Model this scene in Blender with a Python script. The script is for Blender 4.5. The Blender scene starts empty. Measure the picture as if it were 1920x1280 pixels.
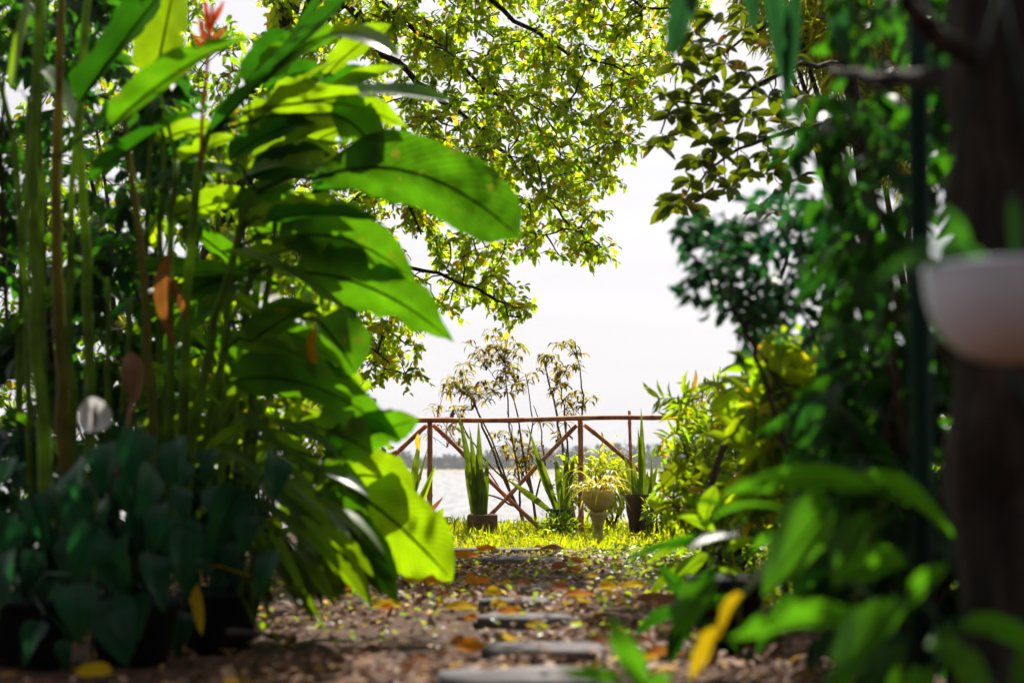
import bpy, math, random
import numpy as np
from mathutils import Vector

# ------------------------------------------------------------------ camera, sky, sun
R = math.radians
SC = bpy.context.scene
COL = SC.collection
F = 50.0 / 36.0 * 1920.0          # focal length in photo pixels
CAM_H, PITCH = 0.60, math.atan((868 - 640) / F)
cam_d = bpy.data.cameras.new("camera")
cam_d.lens, cam_d.sensor_width = 50.0, 36.0
cam_d.clip_start, cam_d.clip_end = 0.05, 6000.0
cam_d.dof.use_dof = True
cam_d.dof.focus_distance = 11.6
cam_d.dof.aperture_fstop = 1.7
cam = bpy.data.objects.new("camera", cam_d)
COL.objects.link(cam)
cam.location = (0, 0, CAM_H)
cam.rotation_euler = (R(90) + PITCH, 0, 0)
SC.camera = cam

SUN_AZ, SUN_EL = R(14), R(50)
SDIR = Vector((math.sin(SUN_AZ) * math.cos(SUN_EL), math.cos(SUN_AZ) * math.cos(SUN_EL), math.sin(SUN_EL)))
sun_d = bpy.data.lights.new("sun", "SUN")
sun_d.energy, sun_d.angle, sun_d.color = 5.0, R(0.5), (1.0, 0.94, 0.84)
sun = bpy.data.objects.new("sun", sun_d)
COL.objects.link(sun)
sun.location = SDIR * 60
sun.rotation_euler = (-SDIR).to_track_quat('-Z', 'Y').to_euler()

world = bpy.data.worlds.new("World")
SC.world = world
world.use_nodes = True
wn, wl = world.node_tree.nodes, world.node_tree.links
wn.clear()
sky = wn.new("ShaderNodeTexSky")
sky.sky_type = 'NISHITA'
sky.sun_disc = False
sky.sun_elevation, sky.sun_rotation = SUN_EL, SUN_AZ
sky.air_density, sky.dust_density, sky.ozone_density = 1.0, 4.0, 1.0
hsv = wn.new("ShaderNodeHueSaturation")
hsv.inputs['Saturation'].default_value = 0.45
wl.new(sky.outputs[0], hsv.inputs['Color'])
# thin white veil of high cloud, brighter towards the sun, as real hazy sky is
tc = wn.new("ShaderNodeTexCoord")
dot = wn.new("ShaderNodeVectorMath"); dot.operation = 'DOT_PRODUCT'
dot.inputs[1].default_value = SDIR
wl.new(tc.outputs['Generated'], dot.inputs[0])
mr = wn.new("ShaderNodeMapRange")
mr.inputs['From Min'].default_value, mr.inputs['From Max'].default_value = -0.3, 0.55
mr.inputs['To Min'].default_value, mr.inputs['To Max'].default_value = 0.05, 1.0
wl.new(dot.outputs['Value'], mr.inputs['Value'])
mp = wn.new("ShaderNodeMapping"); mp.inputs['Scale'].default_value = (1.2, 1.2, 16.0)
wl.new(tc.outputs['Generated'], mp.inputs['Vector'])
nz = wn.new("ShaderNodeTexNoise"); nz.inputs['Scale'].default_value = 1.6; nz.inputs['Detail'].default_value = 4.0
wl.new(mp.outputs[0], nz.inputs['Vector'])
mr2 = wn.new("ShaderNodeMapRange")
mr2.inputs['From Min'].default_value, mr2.inputs['From Max'].default_value = 0.3, 0.7
mr2.inputs['To Min'].default_value, mr2.inputs['To Max'].default_value = 0.95, 1.05
wl.new(nz.outputs[0], mr2.inputs['Value'])
mul = wn.new("ShaderNodeMath"); mul.operation = 'MULTIPLY'
wl.new(mr.outputs[0], mul.inputs[0]); wl.new(mr2.outputs[0], mul.inputs[1])
veil = wn.new("ShaderNodeVectorMath"); veil.operation = 'SCALE'
veil.inputs[0].default_value = (4.45, 4.36, 4.50)
wl.new(mul.outputs[0], veil.inputs['Scale'])
mixc = wn.new("ShaderNodeMix"); mixc.data_type = 'RGBA'
mixc.inputs['Factor'].default_value = 0.88
wl.new(hsv.outputs[0], mixc.inputs[6]); wl.new(veil.outputs[0], mixc.inputs[7])
bg = wn.new("ShaderNodeBackground"); bg.inputs['Strength'].default_value = 0.10
wl.new(mixc.outputs[2], bg.inputs['Color'])
wo = wn.new("ShaderNodeOutputWorld")
wl.new(bg.outputs[0], wo.inputs['Surface'])

SC.view_settings.view_transform = 'Standard'
SC.view_settings.look = 'None'
SC.view_settings.gamma = 1.0
SC.view_settings.use_curve_mapping = False
SC.view_settings.exposure = 1.0
cy = SC.cycles
cy.max_bounces, cy.diffuse_bounces, cy.glossy_bounces = 7, 4, 3
cy.transmission_bounces, cy.transparent_max_bounces = 5, 8
cy.sample_clamp_indirect = 6.0
cy.caustics_reflective = cy.caustics_refractive = False

# ------------------------------------------------------------------ helpers
CT, ST = math.cos(PITCH), math.sin(PITCH)

def P(px, py, Y):
    """The world point that lies Y metres ahead and is seen at photo pixel (px, py)."""
    xc, yc = (px - 960) / F, (640 - py) / F
    d = (xc, CT - yc * ST, ST + yc * CT)
    k = Y / d[1]
    return np.array((d[0] * k, Y, CAM_H + d[2] * k))

CAMP = np.array((0.0, 0.0, CAM_H))

def unit(v):
    v = np.asarray(v, float)
    n = np.linalg.norm(v, axis=-1, keepdims=True)
    return v / np.maximum(n, 1e-9)


class MB:
    """Collects pieces and links them as ONE mesh object."""
    def __init__(self):
        self.V, self.L, self.N, self.U, self.n = [], [], [], [], 0
        self.mi, self.MI = 0, []

    def add(self, V, faces, UV=None):
        V = np.asarray(V, float).reshape(-1, 3)
        loops = np.array([i for f in faces for i in f], int)
        self.V.append(V)
        self.L.append(loops + self.n)
        self.N.append(np.array([len(f) for f in faces], int))
        self.MI.append(np.full(len(faces), self.mi, np.int32))
        if UV is None:
            UV = np.zeros((len(V), 2))
        self.U.append(np.asarray(UV, float)[loops])
        self.n += len(V)
        return self

    def build(self, name, mat, parent=None, loc=None, smooth=True):
        V = np.concatenate(self.V)
        L = np.concatenate(self.L)
        N = np.concatenate(self.N)
        U = np.concatenate(self.U)
        org = np.array(parent['_base'] if parent is not None else (loc if loc is not None else (0, 0, 0)), float)
        me = bpy.data.meshes.new(name)
        me.vertices.add(len(V)); me.vertices.foreach_set("co", (V - org).astype(np.float32).ravel())
        me.loops.add(len(L)); me.loops.foreach_set("vertex_index", L.astype(np.int32))
        me.polygons.add(len(N))
        st = np.concatenate(([0], np.cumsum(N)[:-1]))
        me.polygons.foreach_set("loop_start", st.astype(np.int32))
        me.polygons.foreach_set("loop_total", N.astype(np.int32))
        if smooth:
            me.polygons.foreach_set("use_smooth", np.ones(len(N), bool))
        uv = me.uv_layers.new(name="UVMap")
        uv.data.foreach_set("uv", U.astype(np.float32).ravel())
        for q in (mat if isinstance(mat, (list, tuple)) else [mat]):
            me.materials.append(q)
        me.polygons.foreach_set('material_index', np.concatenate(self.MI))
        me.update(calc_edges=True); me.validate()
        o = bpy.data.objects.new(name, me)
        COL.objects.link(o)
        o['_base'] = [float(x) for x in org]
        if parent is not None:
            o.parent = parent
        elif loc is not None:
            o.location = loc
        return o

    # ---- pieces
    def tube(self, pts, rad, n=7, cap=True):
        pts = np.array(pts, float)
        if np.isscalar(rad):
            rad = [rad] * len(pts)
        t = unit(np.gradient(pts, axis=0))
        ref = np.array((1.0, 0, 0)) if abs(t[0][0]) < 0.8 else np.array((0, 1.0, 0))
        a = unit(np.cross(t[0], ref))
        rings, uv = [], []
        for i in range(len(pts)):
            a = unit(a - t[i] * np.dot(a, t[i]))
            b = np.cross(t[i], a)
            th = np.arange(n) / n * 2 * math.pi
            rings.append(pts[i] + rad[i] * (np.cos(th)[:, None] * a + np.sin(th)[:, None] * b))
            uv += [(i / (len(pts) - 1), k / n) for k in range(n)]
        V = np.concatenate(rings)
        fs = []
        for i in range(len(pts) - 1):
            for k in range(n):
                k2 = (k + 1) % n
                fs.append((i * n + k, i * n + k2, (i + 1) * n + k2, (i + 1) * n + k))
        if cap:
            fs.append(tuple(range(n - 1, -1, -1)))
            fs.append(tuple((len(pts) - 1) * n + k for k in range(n)))
        return self.add(V, fs, uv)

    def lathe(self, c, prof, n=24, wob=0.0, rng=None, closed=False):
        """prof: (radius, height) pairs from the bottom up."""
        c = np.array(c, float)
        V, uv = [], []
        for i, (r, h) in enumerate(prof):
            for k in range(n):
                th = 2 * math.pi * k / n
                rr = r * (1 + wob * math.sin(3 * th + i) * 0.5 + (rng.uniform(-wob, wob) if rng else 0))
                V.append(c + (rr * math.cos(th), rr * math.sin(th), h)); uv.append((k / n, i / len(prof)))
        fs = []
        for i in range(len(prof) - 1):
            for k in range(n):
                k2 = (k + 1) % n
                fs.append((i * n + k, i * n + k2, (i + 1) * n + k2, (i + 1) * n + k))
        fs.append(tuple(range(n - 1, -1, -1)))
        fs.append(tuple((len(prof) - 1) * n + k for k in range(n)))
        return self.add(V, fs, uv)

    def leaf(self, P0, C, P1, W, N0, prof, fold=0.25, wave=0.0, seed=0, n=12, m=6, twist=0.0, ragged=0.0):
        """A blade along a bent midrib P0-C-P1; N0 is the way its upper face looks."""
        P0, C, P1, N0 = (np.asarray(q, float) for q in (P0, C, P1, N0))
        ph = (seed * 1.7) % 6.28
        tr = random.Random(int(seed * 1000) + 5)
        rag = [[1 + tr.uniform(-ragged, ragged) - (tr.uniform(.15, .5) if tr.random() < ragged * .9 else 0) for _ in range(n + 1)] for _s in (0, 1)]
        V, uv = [], []
        for i in range(n + 1):
            t = i / n
            p = (1 - t) ** 2 * P0 + 2 * t * (1 - t) * C + t * t * P1
            tg = unit(2 * (1 - t) * (C - P0) + 2 * t * (P1 - C))
            nn = unit(N0 - tg * np.dot(N0, tg))
            s = np.cross(tg, nn)
            if twist:
                a = twist * t
                nn, s = nn * math.cos(a) + s * math.sin(a), s * math.cos(a) - nn * math.sin(a)
            w = max(prof(t), 0.015) * W * 0.5
            for j in range(m + 1):
                u = 2 * j / m - 1
                wv = wave * W * abs(u) ** 1.5 * math.sin(7.5 * t + ph + (1.6 if u > 0 else 0)) * min(1, 4 * t * (1 - t) + .1)
                uw = u * w * (1 + (rag[0 if u < 0 else 1][i] - 1) * abs(u))
                V.append(p + s * (uw * math.cos(fold)) + nn * (abs(uw) * math.sin(fold) + wv))
                uv.append((t, j / m))
        fs = []
        for i in range(n):
            for j in range(m):
                a = i * (m + 1) + j
                fs.append((a, a + 1, a + m + 2, a + m + 1))
        return self.add(V, fs, uv)

    TV = np.array([(0, 0, 0), (.28, -.44, .10), (.30, 0, .0), (.28, .44, .10), (.68, -.40, .07), (.70, 0, -.02), (.68, .40, .07), (1, 0, -.12)])
    TF = [(0, 1, 2), (0, 2, 3), (1, 4, 5, 2), (2, 5, 6, 3), (4, 7, 5), (5, 7, 6)]
    NV = np.array([(0, -.5, 0), (0, .5, 0), (.5, -.5, .04), (.5, .5, .04), (1, 0, -.05)])
    NF = [(0, 2, 3, 1), (2, 4, 3)]

    def cloud(self, pos, d, nrm, L, asp, narrow=False):
        """Many small leaves at once: base points, directions, normals, lengths, width/length."""
        TV, TF = (self.NV, self.NF) if narrow else (self.TV, self.TF)
        pos = np.asarray(pos, float); d = unit(d)
        nrm = np.asarray(nrm, float)
        nrm = unit(nrm - d * np.sum(nrm * d, axis=1, keepdims=True))
        s = np.cross(nrm, d)
        L = np.broadcast_to(np.asarray(L, float), (len(pos),))[:, None, None]
        asp = np.broadcast_to(np.asarray(asp, float), (len(pos),))[:, None, None]
        V = pos[:, None, :] + L * (TV[None, :, 0:1] * d[:, None, :] + asp * TV[None, :, 1:2] * s[:, None, :] + TV[None, :, 2:3] * nrm[:, None, :])
        k, nv = len(pos), len(TV)
        loops = np.array([i for f in TF for i in f], int)
        allL = (np.arange(k)[:, None] * nv + loops[None, :]).ravel()
        self.V.append(V.reshape(-1, 3)); self.L.append(allL + self.n)
        self.N.append(np.tile(np.array([len(f) for f in TF], int), k))
        self.MI.append(np.full(k * len(TF), self.mi, np.int32))
        uvt = np.stack([TV[:, 0], TV[:, 1] + .5], axis=1)[loops]
        self.U.append(np.tile(uvt, (k, 1)))
        self.n += k * nv
        return self


def box_faces():
    return [(0, 3, 2, 1), (4, 5, 6, 7), (0, 1, 5, 4), (1, 2, 6, 5), (2, 3, 7, 6), (3, 0, 4, 7)]

def props(o, label=None, cat=None, group=None, kind=None):
    for k, v in (('label', label), ('category', cat), ('group', group), ('kind', kind)):
        if v:
            o[k] = v
    return o

def thing(name, label, cat, loc, group=None):
    """An Empty at the thing's base that parents its parts."""
    o = bpy.data.objects.new(name, None)
    COL.objects.link(o)
    o.empty_display_size = 0.1
    o.location = [float(x) for x in loc]
    o['_base'] = [float(x) for x in loc]
    return props(o, label, cat, group)

# ---- outlines of leaves: width (0..1) along the blade
def pr_oblong(t): return min(1.0, (t / .14) ** .65) * (1.0 if t < .6 else max(0.0, 1 - ((t - .6) / .4) ** 2.1))
def pr_blunt(t): return min(1.0, (max(t, 0) / .35) ** .8) * (1.0 if t < .72 else max(0.0, 1 - ((t - .72) / .28) ** 2.4) ** .6)
def pr_lance(t): return (max(t, 0) ** .62) * (max(1 - t, 0) ** .8) / .405
def pr_ellip(t): return max(math.sin(math.pi * min(max(t, 0), 1)), 0) ** .72
def pr_heart(t): return (min(1.0, (t / .10) ** .5) * max(1 - t, 0) ** .62 * (1 + .55 * math.sin(math.pi * t))) / 1.12
def pr_strap(t): return (.6 + .4 * min(1, t / .4)) * (1.0 if t < .55 else max(0.0, 1 - ((t - .55) / .45) ** 1.5))
def pr_spathe(t): return max(math.sin(math.pi * min(max(t, 0), 1) ** .8), 0) ** .6

# ------------------------------------------------------------------ materials
def nodes_of(m):
    m.use_nodes = True
    nt = m.node_tree
    nt.nodes.clear()
    return nt, nt.nodes, nt.links

def leaf_mat(name, refl, trans, vary=0.35, rough=0.32, fac=0.5, vein=0.0, vk=26.0, accent=None, accent_at=0.93, spec=0.5, patch=0.0, patch_col=None):
    """refl / trans: lists of colours picked leaf by leaf; vein: strength of midrib and side veins."""
    m = bpy.data.materials.new(name)
    nt, N, L = nodes_of(m)
    geo = N.new("ShaderNodeNewGeometry")
    def ramp(cols):
        r = N.new("ShaderNodeValToRGB")
        cr = r.color_ramp
        cols = list(cols)
        cr.elements[0].position = 0.0; cr.elements[0].color = (*cols[0], 1)
        cr.elements[1].position = 0.88; cr.elements[1].color = (*cols[-1], 1)
        for i, c in enumerate(cols[1:-1]):
            e = cr.elements.new(0.88 * (i + 1) / (len(cols) - 1)); e.color = (*c, 1)
        if accent is not None:
            e = cr.elements.new(accent_at); e.color = (*accent, 1)
        L.new(geo.outputs['Random Per Island'], r.inputs[0])
        return r.outputs[0]
    cr_, ct_ = ramp(refl), ramp(trans)
    tcn = N.new("ShaderNodeTexCoord")
    nz = N.new("ShaderNodeTexNoise"); nz.inputs['Scale'].default_value = 9.0; nz.inputs['Detail'].default_value = 3.0
    L.new(tcn.outputs['Object'], nz.inputs['Vector'])
    mrn = N.new("ShaderNodeMapRange")
    mrn.inputs['From Min'].default_value, mrn.inputs['From Max'].default_value = .3, .7
    mrn.inputs['To Min'].default_value, mrn.inputs['To Max'].default_value = 1 - vary, 1 + vary
    L.new(nz.outputs[0], mrn.inputs['Value'])
    factor = mrn.outputs[0]
    bumpsrc = nz.outputs[0]
    if vein:
        uvn = N.new("ShaderNodeUVMap"); uvn.uv_map = "UVMap"
        sep = N.new("ShaderNodeSeparateXYZ"); L.new(uvn.outputs[0], sep.inputs[0])
        def mth(op, a, b=None, clamp=False):
            q = N.new("ShaderNodeMath"); q.operation = op; q.use_clamp = clamp
            for k, v in enumerate((a, b)):
                if v is None: continue
                if isinstance(v, (int, float)): q.inputs[k].default_value = v
                else: L.new(v, q.inputs[k])
            return q.outputs[0]
        off = mth('ABSOLUTE', mth('SUBTRACT', sep.outputs['Y'], .5))
        rib = mth('LESS_THAN', off, .022)
        ph = mth('SUBTRACT', mth('MULTIPLY', sep.outputs['X'], vk), mth('MULTIPLY', off, vk * .55))
        side = mth('POWER', mth('ABSOLUTE', mth('SINE', mth('MULTIPLY', ph, math.pi))), 8.0)
        v = mth('SUBTRACT', 1.0, mth('MULTIPLY', side, vein * .4))
        v2 = mth('MULTIPLY', v, mth('SUBTRACT', 1.0, mth('MULTIPLY', rib, vein)))
        factor = mth('MULTIPLY', factor, v2)
        bumpsrc = v2
    def scaled(c):
        q = N.new("ShaderNodeVectorMath"); q.operation = 'SCALE'
        L.new(c, q.inputs[0]); L.new(factor, q.inputs['Scale'])
        return q.outputs[0]
    c1, c2 = scaled(cr_), scaled(ct_)
    if patch:
        nz2 = N.new("ShaderNodeTexNoise"); nz2.inputs['Scale'].default_value = 16.0
        L.new(tcn.outputs['Object'], nz2.inputs['Vector'])
        gt = N.new("ShaderNodeMapRange")
        gt.inputs['From Min'].default_value, gt.inputs['From Max'].default_value = 1 - patch, 1 - patch + .08
        L.new(nz2.outputs[0], gt.inputs['Value'])
        outs = []
        for c in (c1, c2):
            mx = N.new("ShaderNodeMix"); mx.data_type = 'RGBA'
            L.new(gt.outputs[0], mx.inputs['Factor']); L.new(c, mx.inputs[6]); mx.inputs[7].default_value = (*patch_col, 1)
            outs.append(mx.outputs[2])
        c1, c2 = outs
    b = N.new("ShaderNodeBump"); b.inputs['Strength'].default_value = .18; b.inputs['Distance'].default_value = .004
    L.new(bumpsrc, b.inputs['Height'])
    pb = N.new("ShaderNodeBsdfPrincipled")
    pb.inputs['Roughness'].default_value = rough
    pb.inputs['Specular IOR Level'].default_value = spec
    L.new(c1, pb.inputs['Base Color']); L.new(b.outputs[0], pb.inputs['Normal'])
    tr = N.new("ShaderNodeBsdfTranslucent"); L.new(c2, tr.inputs['Color'])
    mx = N.new("ShaderNodeMixShader"); mx.inputs[0].default_value = fac
    L.new(pb.outputs[0], mx.inputs[1]); L.new(tr.outputs[0], mx.inputs[2])
    out = N.new("ShaderNodeOutputMaterial"); L.new(mx.outputs[0], out.inputs['Surface'])
    return m

def solid_mat(name, cols, scale=8.0, rough=.8, bump=.3, stretch=(1, 1, 1), detail=6.0, spec=.3, dist=.01, uv=False, rand=False):
    m = bpy.data.materials.new(name)
    nt, N, L = nodes_of(m)
    tcn = N.new("ShaderNodeTexCoord")
    mpn = N.new("ShaderNodeMapping"); mpn.inputs['Scale'].default_value = stretch
    L.new(tcn.outputs['UV' if uv else 'Object'], mpn.inputs['Vector'])
    nz = N.new("ShaderNodeTexNoise"); nz.inputs['Scale'].default_value = scale; nz.inputs['Detail'].default_value = detail
    nz.inputs['Roughness'].default_value = .62
    L.new(mpn.outputs[0], nz.inputs['Vector'])
    r = N.new("ShaderNodeValToRGB"); cr = r.color_ramp
    cr.elements[0].position = .3; cr.elements[0].color = (*cols[0], 1)
    cr.elements[1].position = .72; cr.elements[1].color = (*cols[-1], 1)
    for i, c in enumerate(cols[1:-1]):
        e = cr.elements.new(.3 + .42 * (i + 1) / (len(cols) - 1)); e.color = (*c, 1)
    if rand:
        geo = N.new("ShaderNodeNewGeometry")
        cr.elements[0].position = 0.0
        L.new(geo.outputs['Random Per Island'], r.inputs[0])
    else:
        L.new(nz.outputs[0], r.inputs[0])
    b = N.new("ShaderNodeBump"); b.inputs['Strength'].default_value = bump; b.inputs['Distance'].default_value = dist
    L.new(nz.outputs[0], b.inputs['Height'])
    pb = N.new("ShaderNodeBsdfPrincipled")
    pb.inputs['Roughness'].default_value = rough; pb.inputs['Specular IOR Level'].default_value = spec
    L.new(r.outputs[0], pb.inputs['Base Color']); L.new(b.outputs[0], pb.inputs['Normal'])
    out = N.new("ShaderNodeOutputMaterial"); L.new(pb.outputs[0], out.inputs['Surface'])
    return m

M = {}
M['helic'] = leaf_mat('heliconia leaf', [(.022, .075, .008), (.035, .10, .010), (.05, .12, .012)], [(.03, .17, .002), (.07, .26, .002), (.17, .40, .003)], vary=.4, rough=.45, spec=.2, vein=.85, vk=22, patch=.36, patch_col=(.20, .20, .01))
M['helic_young'] = leaf_mat('sunlit heliconia leaf', [(.07, .13, .012), (.09, .15, .014)], [(.20, .44, .002), (.36, .56, .003)], vary=.3, rough=.45, vein=.8, vk=22, spec=.2)  # lit copy of the heliconia leaf: sunlight put into its colour
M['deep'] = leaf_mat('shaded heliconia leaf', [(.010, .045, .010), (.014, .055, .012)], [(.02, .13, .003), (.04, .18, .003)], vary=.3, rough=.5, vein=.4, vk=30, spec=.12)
M['mid'] = leaf_mat('part shaded heliconia leaf', [(.025, .08, .008), (.03, .09, .01)], [(.045, .17, .002), (.065, .20, .002)], vary=.6, rough=.42, vein=.9, vk=20, spec=.25, patch=.36, patch_col=(.16, .17, .01))  # shade and dapple on the drooping leaf put into its colour
M['glow'] = leaf_mat('sun struck heliconia leaf', [(.08, .15, .01), (.09, .16, .01)], [(.30, .54, .002), (.36, .58, .002)], vary=.28, rough=.45, vein=.9, vk=20, fac=.65, spec=.2)  # sun on the big leaf by the path painted into its colour
M['ginger'] = leaf_mat('ginger leaf', [(.025, .07, .012), (.04, .09, .015)], [(.14, .36, .003), (.34, .52, .004)], vary=.25, rough=.32, vein=.4, vk=22, spec=.5)
M['stem'] = leaf_mat('green cane', [(.07, .14, .010), (.10, .17, .012)], [(.32, .52, .006), (.38, .54, .008)], vary=.5, rough=.55, fac=.4, spec=.15)
M['stem_brown'] = leaf_mat('olive brown cane', [(.11, .10, .018), (.14, .12, .02)], [(.30, .27, .012), (.34, .30, .015)], vary=.4, rough=.55, fac=.35, spec=.15)
M['arum'] = leaf_mat('dark arum leaf', [(.003, .026, .015), (.005, .040, .022), (.012, .065, .022)], [(.006, .11, .03), (.012, .14, .03), (.03, .20, .015)], vary=.35, rough=.3, vein=.6, vk=12, fac=.35, spec=.16)
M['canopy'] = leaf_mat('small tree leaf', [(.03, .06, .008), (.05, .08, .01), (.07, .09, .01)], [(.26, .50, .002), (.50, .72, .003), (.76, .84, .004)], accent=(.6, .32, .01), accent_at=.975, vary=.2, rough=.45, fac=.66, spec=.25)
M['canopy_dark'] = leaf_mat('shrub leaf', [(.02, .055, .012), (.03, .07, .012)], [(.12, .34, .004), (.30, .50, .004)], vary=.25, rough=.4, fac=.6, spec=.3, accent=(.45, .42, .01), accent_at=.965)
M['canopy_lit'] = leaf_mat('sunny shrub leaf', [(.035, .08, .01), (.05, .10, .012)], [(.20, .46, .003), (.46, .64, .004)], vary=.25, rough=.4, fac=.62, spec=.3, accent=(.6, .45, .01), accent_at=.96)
M['obovate'] = leaf_mat('thick obovate leaf', [(.022, .045, .008), (.035, .055, .008)], [(.16, .24, .002), (.26, .32, .003)], vary=.25, rough=.5, spec=.12, vein=.3, vk=10, accent=(.3, .18, .01), accent_at=.96)
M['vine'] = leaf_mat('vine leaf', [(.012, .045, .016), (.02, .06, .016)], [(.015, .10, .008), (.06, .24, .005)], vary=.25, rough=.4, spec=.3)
M['shade'] = leaf_mat('shaded shrub leaf', [(.008, .030, .022), (.012, .04, .022)], [(.012, .08, .03), (.03, .14, .02)], vary=.25, rough=.4, spec=.3)  # shaded copy of the shrub leaf: shade put into the colour
M['lime'] = leaf_mat('lime shrub leaf', [(.08, .12, .01), (.10, .14, .012)], [(.24, .48, .003), (.50, .62, .004)], vary=.2, rough=.45, fac=.66, spec=.25, accent=(.62, .36, .01), accent_at=.95, vein=.25, vk=14)
M['fore'] = leaf_mat('broad foreground leaf', [(.02, .075, .014), (.03, .09, .016)], [(.05, .24, .006), (.11, .33, .005)], vary=.2, rough=.3, vein=.35, vk=18)
M['yellow_leaf'] = leaf_mat('yellowed leaf', [(.58, .36, .004), (.66, .44, .006)], [(.85, .58, .01), (.88, .64, .01)], vary=.25, rough=.8, vein=.3, vk=14, fac=.5, spec=.06)
M['orange_leaf'] = leaf_mat('orange fallen leaf', [(.50, .15, .006), (.60, .22, .008)], [(.75, .28, .01), (.80, .34, .01)], vary=.3, rough=.8, vein=.3, vk=12, fac=.45, spec=.06)
M['brown_leaf'] = leaf_mat('dry brown leaf', [(.16, .06, .025), (.24, .10, .04)], [(.45, .15, .02), (.50, .20, .03)], vary=.3, rough=.8, vein=.2, vk=12, fac=.35, spec=.08)
M['red_bract'] = leaf_mat('red bract', [(.30, .03, .01), (.38, .05, .012)], [(.55, .06, .01), (.6, .1, .01)], vary=.25, rough=.4, fac=.35)
M['grass'] = leaf_mat('grass blade', [(.09, .13, .008), (.13, .16, .01), (.16, .17, .015)], [(.44, .68, .003), (.68, .80, .003), (.84, .80, .01)], vary=.2, rough=.45)
M['weed'] = leaf_mat('weed leaf', [(.04, .09, .012), (.06, .11, .012)], [(.22, .42, .006), (.46, .56, .008)], vary=.25, rough=.4)
M['litter'] = leaf_mat('dry litter', [(.06, .022, .010), (.13, .055, .025), (.24, .12, .06), (.42, .28, .19)], [(.06, .03, .012), (.10, .05, .02), (.16, .09, .05), (.2, .12, .06)], vary=.3, rough=.6, fac=.28, spec=.18, accent=(.60, .34, .02), accent_at=.93)
M['sapling'] = leaf_mat('sapling leaf', [(.04, .055, .008), (.06, .055, .01)], [(.34, .36, .004), (.48, .42, .005), (.44, .22, .008)], vary=.25, rough=.5, spec=.15, accent=(.7, .52, .01), accent_at=.93)
M['snake'] = leaf_mat('snake plant leaf', [(.04, .08, .014), (.07, .11, .016)], [(.14, .26, .006), (.26, .36, .008)], vary=.6, rough=.45, fac=.38, vein=.7, vk=30, spec=.3)
M['spider'] = leaf_mat('yellow rosette leaf', [(.25, .24, .03), (.32, .28, .05)], [(.66, .56, .02), (.75, .66, .06)], vary=.2, rough=.4)
M['needle'] = leaf_mat('casuarina needle', [(.05, .07, .01), (.07, .09, .01)], [(.60, .66, .006), (.80, .80, .01)], vary=.2, rough=.5, fac=.65)
M['spathe'] = leaf_mat('white spathe', [(.62, .62, .64), (.66, .66, .68)], [(.5, .5, .5), (.5, .5, .5)], vary=.06, rough=.5, fac=.35)
M['bark'] = solid_mat('bark', [(.008, .0055, .0045), (.024, .017, .014), (.075, .06, .052)], 22, .95, 1.0, (1, 1, .22), dist=.05)
M['sapwood'] = solid_mat('sapling bark', [(.10, .06, .05), (.20, .13, .10)], 20, .8, .3)
M['twig'] = solid_mat('twig bark', [(.035, .020, .016), (.075, .045, .032)], 20, .85, .4)
M['wood'] = solid_mat('weathered rail wood', [(.28, .09, .06), (.56, .23, .15), (.68, .38, .26)], 7, .75, .5, (2, 2, 2), spec=.3)
M['soil'] = solid_mat('garden soil', [(.020, .008, .004), (.06, .026, .013), (.11, .052, .026)], 5, .95, 1.0, detail=9, dist=.03)
M['slate'] = solid_mat('stone slab', [(.05, .048, .05), (.11, .10, .105), (.20, .18, .18)], 7, .85, .6, spec=.15, detail=9, dist=.008)
M['blackpot'] = solid_mat('black plastic pot', [(.008, .009, .011), (.016, .017, .02)], 12, .8, .1, spec=.1)
M['whitepot'] = solid_mat('white glazed pot', [(.52, .57, .68), (.74, .80, .93)], 6, .3, .06)
M['greenpot'] = solid_mat('green plastic bucket', [(.02, .07, .02), (.03, .10, .025)], 6, .5, .1)
M['claypot'] = solid_mat('rough clay block', [(.10, .055, .04), (.19, .11, .08), (.28, .18, .13)], 16, .9, .6)
M['stumppot'] = solid_mat('bark tub', [(.03, .022, .016), (.09, .06, .045)], 18, .9, .8, (1, 1, .3), dist=.02)
M['urn'] = solid_mat('weathered cement urn', [(.30, .24, .10), (.54, .44, .20), (.66, .56, .30)], 12, .85, .5)
M['greenpole'] = solid_mat('green painted pipe', [(.002, .018, .012), (.004, .028, .018)], 6, .7, .1, spec=.15)
M['treeline'] = leaf_mat('far wood foliage', [(.015, .028, .018), (.028, .045, .025)], [(.02, .035, .018), (.035, .055, .022)], vary=.2, rough=.8, fac=.3, spec=.1)
M['sand'] = solid_mat('shore sand', [(.25, .23, .16), (.36, .33, .25)], .2, .95, .2)
rng = random.Random(7)
nr = np.random.RandomState(11)

# ------------------------------------------------------------------ ground, water, far shore
def gz(x, y):
    """Ground height: nearly level garden, a bank down to the lake, lake bed, far shore."""
    g = 0.012 * np.sin(1.7 * x + .4) + .010 * np.sin(2.3 * y + x) + .05 * np.clip((np.abs(x) - 1.1) / 1.5, 0, 1)
    bank = np.interp(y, [12.6, 13.4, 18, 24, 560, 592, 610, 4000], [0, -.18, -2.6, -4.2, -4.2, -3.5, -2.6, -1.5])
    near = np.clip((14 - y) / 2, 0, 1)
    return g * near + bank

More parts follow.
